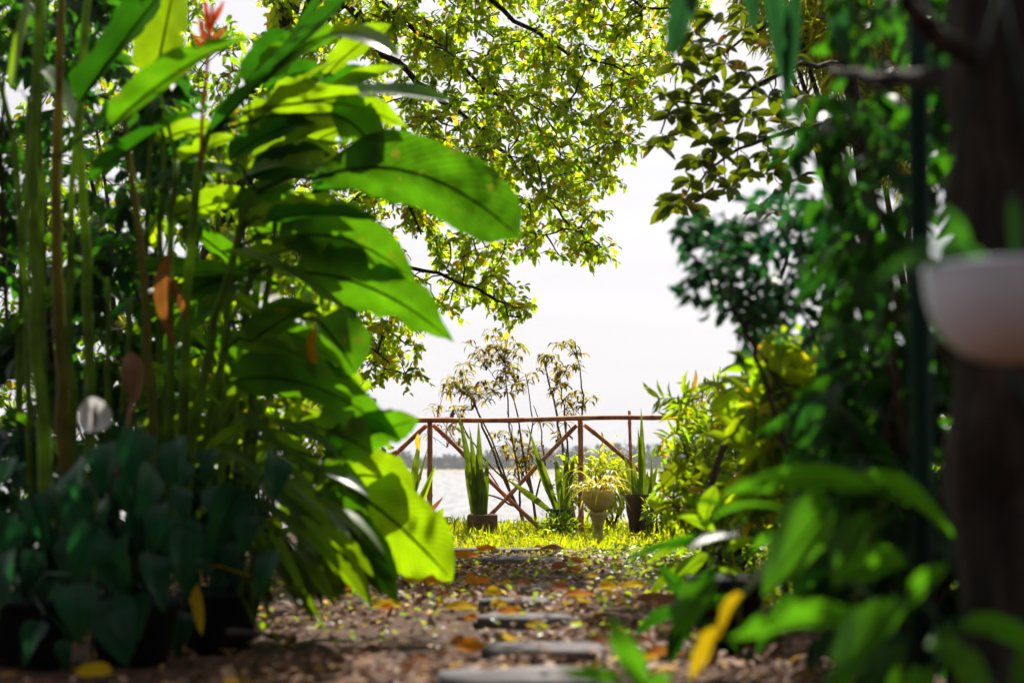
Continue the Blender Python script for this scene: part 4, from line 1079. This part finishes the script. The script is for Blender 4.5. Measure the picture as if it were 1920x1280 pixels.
MB().leaf(P(322, 470, 4.9), P(300, 560, 4.88), P(330, 650, 4.9), .09, (-.4, -1, .2), pr_lance, .8, .08, 2).build('bract', M['brown_leaf'], t)
MB().leaf(P(318, 520, 4.9), P(345, 560, 4.88), P(348, 600, 4.9), .05, (-.4, -1, .2), pr_lance, .8, .08, 3).build('bract', M['brown_leaf'], t)
t = thing('dead_leaf', 'tan dry leaf sheath folded among the canes above the dark leaves', 'dead leaf', P(255, 740, 4.7))
MB().leaf(P(240, 660, 4.7), P(262, 700, 4.65), P(250, 760, 4.7), .09, (-.2, -1, .5), pr_ellip, .5, .06, 2).build('blade', M['litter'], t)
MB().tube([P(258, 690, 4.72), P(240, 800, 4.72), P(215, 930, 4.72)], [.008, .01, .012], 6).build('stalk', M['litter'], t)
t = thing('dead_leaf', 'brown curled leaf stalk hanging below the layered heliconia leaves', 'dead leaf', P(595, 680, 4.9))
MB().leaf(P(592, 612, 4.9), P(582, 660, 4.88), P(602, 712, 4.9), .05, (-.6, -1, .2), pr_lance, .7, .06, 2).build('blade', M['orange_leaf'], t)

# white flower
b = P(178, 990, 4.3); b[2] = float(gz(b[0], 4.3))
t = thing('peace_lily', 'round white flower on a thin stalk among the heliconia canes', 'peace lily', b)
limb('stalk', [b, P(180, 900, 4.3), P(177, 806, 4.3)], .005, .004, t, 'stem', 4, .002, 6)
MB().leaf(P(177, 810, 4.3), P(176, 778, 4.33), P(177, 744, 4.28), .105, (.1, -1, .15), pr_spathe, -.25, .0, 1, n=14, m=8).build('spathe', M['spathe'], t)
MB().tube([P(177, 800, 4.285), P(178, 778, 4.275), P(180, 758, 4.27)], [.006, .007, .004], 8).build('spadix', M['brown_leaf'], t)

# dark heart leaved plants in black pots, lower left
AG = 'dark arum plants along the left of the path'
def arum(label, base_px, Y, spots, pot=True, mat='arum'):
    b = P(*base_px, Y); b[2] = float(gz(b[0], Y))
    t = thing('arum_plant', label, 'arum plant', b, AG)
    if pot:
        MB().lathe(b, [(.10, 0), (.135, .17), (.145, .175), (.145, .20), (.13, .20), (.12, .16), (.01, .16)], 24).build('pot', M['blackpot'], t)
    rr = random.Random(int(base_px[0]))
    spots = list(spots) + [(base_px[0] + rr.uniform(-120, 110), rr.uniform(base_px[1] - 330, base_px[1] - 20), rr.uniform(75, 115)) for _ in range(8)]
    for (x, y, sz) in spots:
        Yl = Y + rr.uniform(-.42, .05)
        A = P(x, y - sz * .45, Yl)
        sz *= rr.uniform(.6, 1.05)
        lean = rr.uniform(-.55, .6)
        B = P(x + sz * lean, y + sz * .75, Yl - rr.uniform(.0, .06))
        C = (A + B) / 2 + np.array((0, -.035, .02))
        mb = MB()
        N0 = (rr.uniform(-1.0, 1.0), -1, rr.uniform(-.1, 1.1))
        mb.leaf(A, C, B, sz * rr.uniform(.72, .9) / F * Yl, N0, pr_heart, rr.uniform(.05, .4), .06, x, n=12, m=6, ragged=.03)
        S = b + np.array((rr.gauss(0, .04), rr.gauss(0, .04), .15))
        mb.tube([S, S * .5 + A * .5 + (0, 0, .07), A + (0, .01, .02), A], [.005, .004, .0035, .003], 5)
        mb.build('leaf', M[mat], t)
    return t
arum('dark arum in a black pot with leaves hanging over the bottom left corner', (60, 1225), 4.25,
     [(20, 905, 105), (60, 970, 100), (110, 940, 95), (15, 1010, 110), (95, 1040, 100), (50, 1090, 90), (105, 1130, 95), (140, 1180, 100), (30, 1150, 90), (150, 985, 80), (80, 1200, 80), (120, 1230, 70), (5, 1210, 80)])
arum('dark arum with broad pointed leaves in a black pot near the white flower', (250, 1222), 4.35,
     [(205, 870, 90), (262, 850, 95), (330, 868, 100), (230, 925, 90), (290, 915, 80), (180, 1030, 100), (232, 1045, 90), (300, 985, 90), (285, 1085, 105), (215, 1120, 85), (340, 950, 85), (250, 990, 80), (200, 960, 80), (270, 1160, 60), (235, 1165, 55), (165, 935, 80)])
arum('dark arum with a few yellow edged leaves in a black pot before the lit ginger', (412, 1185), 4.75,
     [(380, 1030, 85), (440, 1050, 85), (400, 950, 90), (350, 900, 80), (450, 960, 90), (345, 1190, 95), (470, 1000, 80), (420, 1100, 60), (365, 1000, 70), (395, 880, 90), (310, 1150, 60)])

# ginger plants with glossy lance leaves, left of the path
GG = 'ginger plants left of the path'
def ginger(label, base_px, Y, specs, mat='ginger'):
    return plant('ginger_plant', label, 'ginger plant', base_px, Y, specs, mat, GG, pr_lance,
                 stems=[([(base_px[0], base_px[1], Y), (base_px[0] + 10, base_px[1] - 130, Y), (base_px[0] + 5, base_px[1] - 260, Y)], .010, .005)], fold=.3, wave=.03, dens=(12, 4))
ginger('glossy ginger with long bright reflecting leaves above the dark arum', (470, 1090), 4.9,
       [(430, 760, 4.9, 545, 865, 4.7, 44, 62, 8), (470, 820, 4.9, 620, 905, 4.7, 40, 64, 12), (500, 790, 4.9, 640, 860, 4.7, 46, 60, 14), (400, 830, 4.9, 520, 960, 4.7, 60, 60, 20),
        (440, 900, 4.9, 590, 1000, 4.7, 60, 58, 22), (480, 940, 4.9, 600, 1060, 4.7, 52, 66, 16), (450, 860, 4.95, 560, 850, 4.9, 50, 100, 14), (380, 870, 4.9, 470, 800, 4.9, 60, 120, 10), (430, 980, 4.9, 540, 1100, 4.7, 50, 60, 20)])
ginger('ginger with narrow leaves hanging down to the litter at the path edge', (560, 1120), 5.0,
       [(540, 900, 5.0, 660, 1020, 4.8, 50, 62, 14), (570, 880, 5.0, 690, 930, 4.9, 46, 60, 14), (580, 1000, 5.0, 650, 1110, 4.85, 44, 64, 12), (540, 1040, 5.0, 610, 1150, 4.8, 44, 120, 14),
        (560, 1080, 4.9, 650, 1120, 4.8, 34, 70, 10), (500, 1030, 4.9, 560, 1150, 4.7, 40, 62, 10), (520, 960, 5.0, 640, 1070, 4.8, 56, 140, 20), (610, 1020, 5.1, 720, 1100, 5, 50, 130, 14), (600, 950, 5.1, 640, 870, 5.1, 60, 130, 8)])
ginger('ginger with limp strap leaves drooping at the front of the left bed', (470, 1150), 4.6,
       [(430, 1010, 4.6, 520, 1090, 4.45, 40, 60, 10), (455, 1080, 4.6, 512, 1170, 4.45, 30, 66, 10), (520, 1100, 4.7, 590, 1170, 4.5, 36, 68, 12), (540, 1100, 4.7, 615, 1190, 4.5, 34, 120, 14), (400, 960, 4.6, 500, 1010, 4.5, 44, 62, 12), (350, 1075, 4.5, 378, 1190, 4.4, 40, 130, 4, y_(mat='yellow_leaf', prof=pr_ellip)), (455, 1120, 4.6, 480, 1180, 4.5, 30, 60, 4)])
ginger('pale young ginger standing upright in the middle of the left clump', (340, 1040), 5.3,
       [(330, 880, 5.3, 300, 800, 5.3, 60, 150, 0, y_(mat='helic_young')), (360, 880, 5.3, 400, 770, 5.3, 60, 150, 4), (390, 880, 5.3, 440, 790, 5.3, 70, 140, 6, y_(mat='helic_young')), (350, 840, 5.3, 370, 700, 5.3, 70, 150, 4), (300, 860, 5.3, 250, 760, 5.3, 60, 130, 4), (400, 820, 5.3, 480, 700, 5.3, 70, 120, 10)])

ginger('dense lit ginger filling the bed just behind the glossy leaves', (560, 1080), 5.3,
       [(500, 820, 5.3, 600, 900, 5.2, 60, 130, 12), (540, 860, 5.3, 650, 960, 5.2, 64, 140, 14), (480, 880, 5.3, 560, 990, 5.2, 60, 120, 14), (600, 900, 5.35, 700, 1000, 5.2, 60, 150, 12), (520, 940, 5.3, 600, 1050, 5.2, 60, 130, 14),
        (570, 960, 5.3, 660, 1080, 5.2, 60, 145, 12), (450, 940, 5.3, 520, 1050, 5.2, 56, 120, 12), (620, 980, 5.35, 710, 1090, 5.2, 52, 150, 12), (500, 1000, 5.25, 560, 1110, 5.1, 50, 120, 10), (640, 830, 5.35, 560, 790, 5.3, 60, 130, 8), (470, 780, 5.3, 420, 880, 5.2, 60, 120, 10), (560, 780, 5.35, 640, 830, 5.3, 50, 140, 10)], 'helic_young')
ginger('low dark ginger between the black pots and the path', (500, 1130), 4.9,
       [(450, 980, 4.9, 530, 1080, 4.8, 56, 100, 14), (480, 1020, 4.9, 560, 1120, 4.8, 50, 110, 12), (430, 930, 4.9, 350, 1000, 4.8, 56, 100, 12), (520, 1040, 4.9, 590, 1130, 4.8, 44, 130, 12), (560, 1060, 4.95, 640, 1130, 4.85, 40, 140, 10), (470, 1060, 4.85, 440, 1140, 4.75, 46, 100, 6)])
ginger('bright lime ginger with drooping leaves under the brightest big leaf', (640, 1110), 5.0,
       [(590, 990, 5.0, 680, 1090, 4.9, 44, 145, 14), (610, 1000, 5.0, 730, 1060, 4.9, 46, 130, 16), (580, 1020, 5.0, 640, 1120, 4.9, 40, 150, 8), (620, 1030, 5.0, 720, 1120, 4.9, 40, 140, 12), (560, 1000, 5.0, 600, 1110, 4.9, 36, 68, 8), (600, 960, 5.05, 700, 1010, 4.95, 44, 72, 14), (640, 1040, 5.0, 745, 1095, 4.9, 36, 150, 10), (540, 960, 5.0, 620, 1040, 4.9, 40, 66, 12)], 'helic_young')
ginger('ginger with thin pale shining leaves spreading over the black pots', (450, 1120), 4.6,
       [(400, 850, 4.6, 500, 900, 4.5, 26, 66, 10), (430, 880, 4.6, 540, 950, 4.5, 28, 66, 12), (440, 920, 4.6, 560, 1010, 4.5, 28, 64, 12), (470, 960, 4.6, 580, 1060, 4.5, 26, 66, 10), (430, 960, 4.6, 520, 1060, 4.5, 30, 120, 10), (480, 900, 4.6, 600, 960, 4.5, 30, 66, 12), (410, 920, 4.6, 480, 1020, 4.5, 30, 120, 8), (500, 1000, 4.6, 570, 1110, 4.5, 30, 130, 8)])
ginger('sunlit ginger leaning out towards the path in front of the low heliconia', (600, 1120), 4.75,
       [(520, 900, 4.75, 620, 990, 4.6, 46, 150, 14), (560, 930, 4.75, 680, 1010, 4.6, 44, 66, 16), (540, 970, 4.75, 640, 1070, 4.6, 44, 150, 14), (590, 990, 4.75, 700, 1080, 4.6, 42, 145, 14), (600, 1030, 4.75, 690, 1130, 4.6, 38, 150, 10), (500, 940, 4.75, 580, 1050, 4.6, 40, 66, 12), (560, 1040, 4.75, 630, 1140, 4.6, 36, 150, 8), (620, 950, 4.8, 720, 1040, 4.7, 40, 68, 14), (480, 870, 4.8, 590, 920, 4.65, 40, 64, 12)], 'helic_young')
# pale curved edging beside the litter
b = P(420, 1195, 4.6)
t = MB().tube([P(350, 1200, 4.75), P(385, 1188, 4.7), P(430, 1183, 4.65), P(485, 1188, 4.62)], [.012, .014, .014, .012], 8).build('hose', M['slate'], loc=(b[0], b[1], 0))
props(t, 'pale grey length of hose lying at the foot of the black pots', 'hose')

# ------------------------------------------------------------------ right foreground plants
RG = 'broad leaved plants at the lower right'
plant('broad_leaved_plant', 'tall plant holding a big horizontal leaf across the lower right', 'broad leaved plant', (1650, 1330), 2.9,
      [(1660, 930, 2.85, 1350, 930, 2.8, 100, 118, 26), (1600, 900, 2.9, 1790, 1010, 2.8, 130, 110, 20), (1470, 955, 2.95, 1330, 975, 3.0, 46, 100, 16), (1560, 940, 2.9, 1430, 1120, 2.8, 140, 140, 10, y_(prof=pr_heart)),
       (1640, 960, 2.9, 1560, 1090, 2.85, 100, 130, 6), (1500, 1030, 2.9, 1390, 1120, 2.85, 44, 66, 12, y_(mat='ginger'))], 'fore', RG, pr_ellip,
      stems=[([(1650, 1330, 2.9), (1600, 1120, 2.9), (1640, 1000, 2.9), (1660, 920, 2.9)], .008, .005)], wave=.03)
plant('broad_leaved_plant', 'plant with glossy leaves reaching left over the path edge by a black pot', 'broad leaved plant', (1400, 1240), 3.6,
      [(1330, 1015, 3.6, 1172, 1058, 3.5, 56, 112, 12, y_(mat='deep')), (1345, 1090, 3.5, 1262, 1190, 3.4, 86, 140, 10), (1400, 1000, 3.6, 1290, 1030, 3.5, 30, 64, 8, y_(mat='ginger')), (1380, 1060, 3.6, 1480, 1000, 3.6, 60, 110, 8), (1400, 980, 3.7, 1300, 940, 3.7, 40, 110, 12)], 'fore', RG, pr_ellip,
      stems=[([(1400, 1240, 3.6), (1385, 1120, 3.6), (1360, 1020, 3.6)], .007, .004)])
plant('broad_leaved_plant', 'low plant with fresh green leaves pointing left at the bottom right', 'broad leaved plant', (1640, 1400), 2.5,
      [(1630, 1170, 2.5, 1368, 1196, 2.4, 96, 125, 20), (1700, 1130, 2.5, 1545, 1300, 2.35, 110, 140, 14), (1640, 1180, 2.55, 1560, 1330, 2.45, 120, 120, 10), (1560, 1100, 2.7, 1700, 1060, 2.7, 110, 120, 14), (1700, 1210, 2.5, 1620, 1330, 2.45, 90, 140, 6)], 'fore', RG, pr_ellip,
      stems=[([(1640, 1400, 2.5), (1650, 1260, 2.5), (1660, 1150, 2.5)], .007, .004)])
plant('broad_leaved_plant', 'low plant with bluish green leaves before the foot of the thick trunk', 'broad leaved plant', (1820, 1400), 2.3,
      [(1740, 1210, 2.25, 1860, 1300, 2.15, 90, 130, 14), (1800, 1180, 2.3, 1960, 1230, 2.2, 90, 120, 20), (1700, 1140, 2.4, 1780, 1060, 2.4, 70, 120, 8), (1760, 1260, 2.3, 1690, 1330, 2.3, 90, 130, 6), (1900, 1290, 2.2, 1980, 1200, 2.2, 80, 130, 6)], 'fore', RG, pr_ellip,
      stems=[([(1820, 1400, 2.3), (1800, 1280, 2.3), (1790, 1200, 2.3)], .007, .004)])
plant('broad_leaved_plant', 'small blurred sprig with strap leaves at the bottom edge beside the slabs', 'broad leaved plant', (1190, 1420), 2.6,
      [(1205, 1300, 2.6, 1140, 1145, 2.55, 62, 140, 0, y_(prof=pr_strap)), (1180, 1290, 2.6, 1045, 1262, 2.5, 50, 130, 10), (1200, 1320, 2.6, 1260, 1270, 2.6, 50, 130, 10)], 'fore', RG, pr_ellip,
      stems=[([(1190, 1420, 2.6), (1195, 1340, 2.6), (1200, 1300, 2.6)], .005, .003)])
t = thing('hanging_leaf', 'long curled yellow leaf hanging over the path edge at lower right', 'leaf', P(1330, 1200, 2.9))
big_leaf(t, (1392, 1112, 2.95, 1345, 1200, 2.9, 46, 120, 6), 'yellow_leaf', pr_lance, name='blade', fold=.5)
big_leaf(t, (1352, 1175, 2.9, 1296, 1275, 2.85, 56, 130, 6), 'yellow_leaf', pr_ellip, name='blade', fold=.4)
b = P(1362, 1080, 4.6); b[2] = float(gz(b[0], 4.6))
t = MB().lathe(b, [(.085, 0), (.12, .20), (.13, .205), (.13, .235), (.115, .235), (.105, .19), (.01, .19)], 24).build('plant_pot', M['blackpot'], loc=b)
props(t, 'black plastic pot in the shade behind the glossy leaves right of the path', 'pot')
b = P(1640, 1240, 3.3)
t = plant('broad_leaved_plant', 'plant with large dim leaves deep in the shade behind the lower right leaves', 'broad leaved plant', (1560, 1200), 3.4,
      [(1560, 1080, 3.4, 1440, 1180, 3.3, 90, 110, 14), (1600, 1040, 3.4, 1720, 1120, 3.3, 100, 110, 14), (1580, 1100, 3.4, 1640, 1210, 3.3, 100, 120, 10), (1540, 1020, 3.5, 1480, 1090, 3.4, 90, 120, 8), (1650, 1120, 3.4, 1760, 1200, 3.3, 90, 120, 8), (1500, 1120, 3.4, 1420, 1230, 3.3, 80, 120, 8)], 'vine', RG, pr_ellip,
      stems=[([(1560, 1200, 3.4), (1565, 1120, 3.4), (1570, 1060, 3.4)], .007, .004)])
plant('olive_leaved_plant', 'single olive leaf standing out before the water at the right', 'plant', (1290, 1010), 7.2,
      [(1240, 915, 7.2, 1292, 862, 7.2, 40, 150, 4), (1270, 930, 7.2, 1345, 880, 7.2, 40, 110, 6), (1280, 950, 7.2, 1225, 965, 7.2, 34, 120, 8)], 'obovate', None, pr_ellip,
      stems=[([(1290, 1010, 7.2), (1270, 960, 7.2), (1245, 920, 7.2)], .006, .004)])
plant('broad_leaved_plant', 'leafy plant crowding the right edge of the path below the lime shrubs', 'broad leaved plant', (1330, 1120), 5.2,
      [(1310, 1010, 5.2, 1215, 1060, 5.1, 44, 120, 10), (1330, 1040, 5.2, 1250, 1110, 5.1, 46, 135, 8), (1340, 1000, 5.2, 1270, 970, 5.1, 40, 120, 8), (1360, 1040, 5.2, 1430, 1010, 5.1, 44, 110, 8), (1300, 1060, 5.2, 1220, 1110, 5.1, 36, 140, 6), (1350, 1060, 5.2, 1310, 1130, 5.1, 44, 130, 4), (1320, 980, 5.2, 1340, 910, 5.1, 44, 140, 0), (1345, 1070, 5.2, 1420, 1100, 5.1, 44, 120, 6)], 'ginger', RG, pr_ellip,
      stems=[([(1330, 1120, 5.2), (1332, 1060, 5.2), (1325, 990, 5.2)], .006, .004)])
plant('broad_leaved_plant', 'small plant of pointed leaves leaning over the litter left of the long yellow leaf', 'broad leaved plant', (1290, 1230), 4.0,
      [(1280, 1150, 4.0, 1190, 1190, 3.9, 46, 125, 10), (1290, 1140, 4.0, 1240, 1060, 3.9, 44, 130, 0), (1300, 1160, 4.0, 1250, 1240, 3.9, 50, 140, 4), (1310, 1150, 4.0, 1400, 1120, 3.9, 50, 115, 10), (1300, 1130, 4.0, 1350, 1060, 3.95, 46, 130, 4), (1310, 1170, 4.0, 1390, 1220, 3.9, 50, 125, 8)], 'deep', RG, pr_ellip,
      stems=[([(1290, 1230, 4.0), (1296, 1180, 4.0), (1295, 1130, 4.0)], .005, .003)])
plant('broad_leaved_plant', 'plant with a fan of long leaves rising before the dark vines at the right', 'broad leaved plant', (1560, 1240), 3.9,
      [(1540, 1040, 3.9, 1420, 1000, 3.8, 60, 115, 14), (1550, 1000, 3.9, 1480, 890, 3.8, 60, 130, 6), (1560, 980, 3.9, 1580, 850, 3.85, 60, 130, 0), (1570, 1010, 3.9, 1680, 920, 3.8, 64, 120, 10), (1560, 1060, 3.9, 1690, 1060, 3.8, 60, 110, 18), (1540, 1080, 3.9, 1430, 1090, 3.8, 56, 105, 16), (1545, 1110, 3.9, 1480, 1180, 3.8, 56, 130, 6), (1575, 1100, 3.9, 1650, 1180, 3.8, 60, 130, 8)], 'fore', RG, pr_lance,
      stems=[([(1560, 1240, 3.9), (1558, 1120, 3.9), (1556, 1000, 3.9)], .008, .005)])
# overhanging leaves at the very top, near the camera
t = plant('hanging_branch', 'dark blurred leaves hanging in from the top edge right of centre', 'branch', (1300, -420), 3.4,
      [(1300, -60, 3.4, 1258, 110, 3.35, 62, 155, 0), (1310, -90, 3.4, 1300, 30, 3.4, 50, 140, 0), (1440, -80, 3.3, 1475, 170, 3.3, 60, 150, 0), (1410, -120, 3.3, 1412, 60, 3.3, 46, 150, 0), (1500, -80, 3.3, 1470, 230, 3.3, 40, 150, 0), (1540, -80, 3.3, 1590, 120, 3.3, 60, 140, 0)], 'shade', None, pr_lance, ground=False)
# ------------------------------------------------------------------ haze over the lake
def haze():
    m = bpy.data.materials.new('lake haze')
    nt, N, L = nodes_of(m)
    v = N.new("ShaderNodeVolumePrincipled")
    v.inputs['Color'].default_value = (.86, .90, .97, 1)
    v.inputs['Density'].default_value = .00028
    v.inputs['Anisotropy'].default_value = .2
    out = N.new("ShaderNodeOutputMaterial"); L.new(v.outputs[0], out.inputs['Volume'])
    V = [(x, y, z) for z in (-7, 16) for x, y in ((-900, -60), (900, -60), (900, 900), (-900, 900))]
    o = MB().add(V, box_faces()).build('haze', m, smooth=False)
    props(o, 'pale lake haze that fades the far shore', 'haze', kind='stuff')
haze()
for o in bpy.data.objects:
    if '_base' in o: del o['_base']
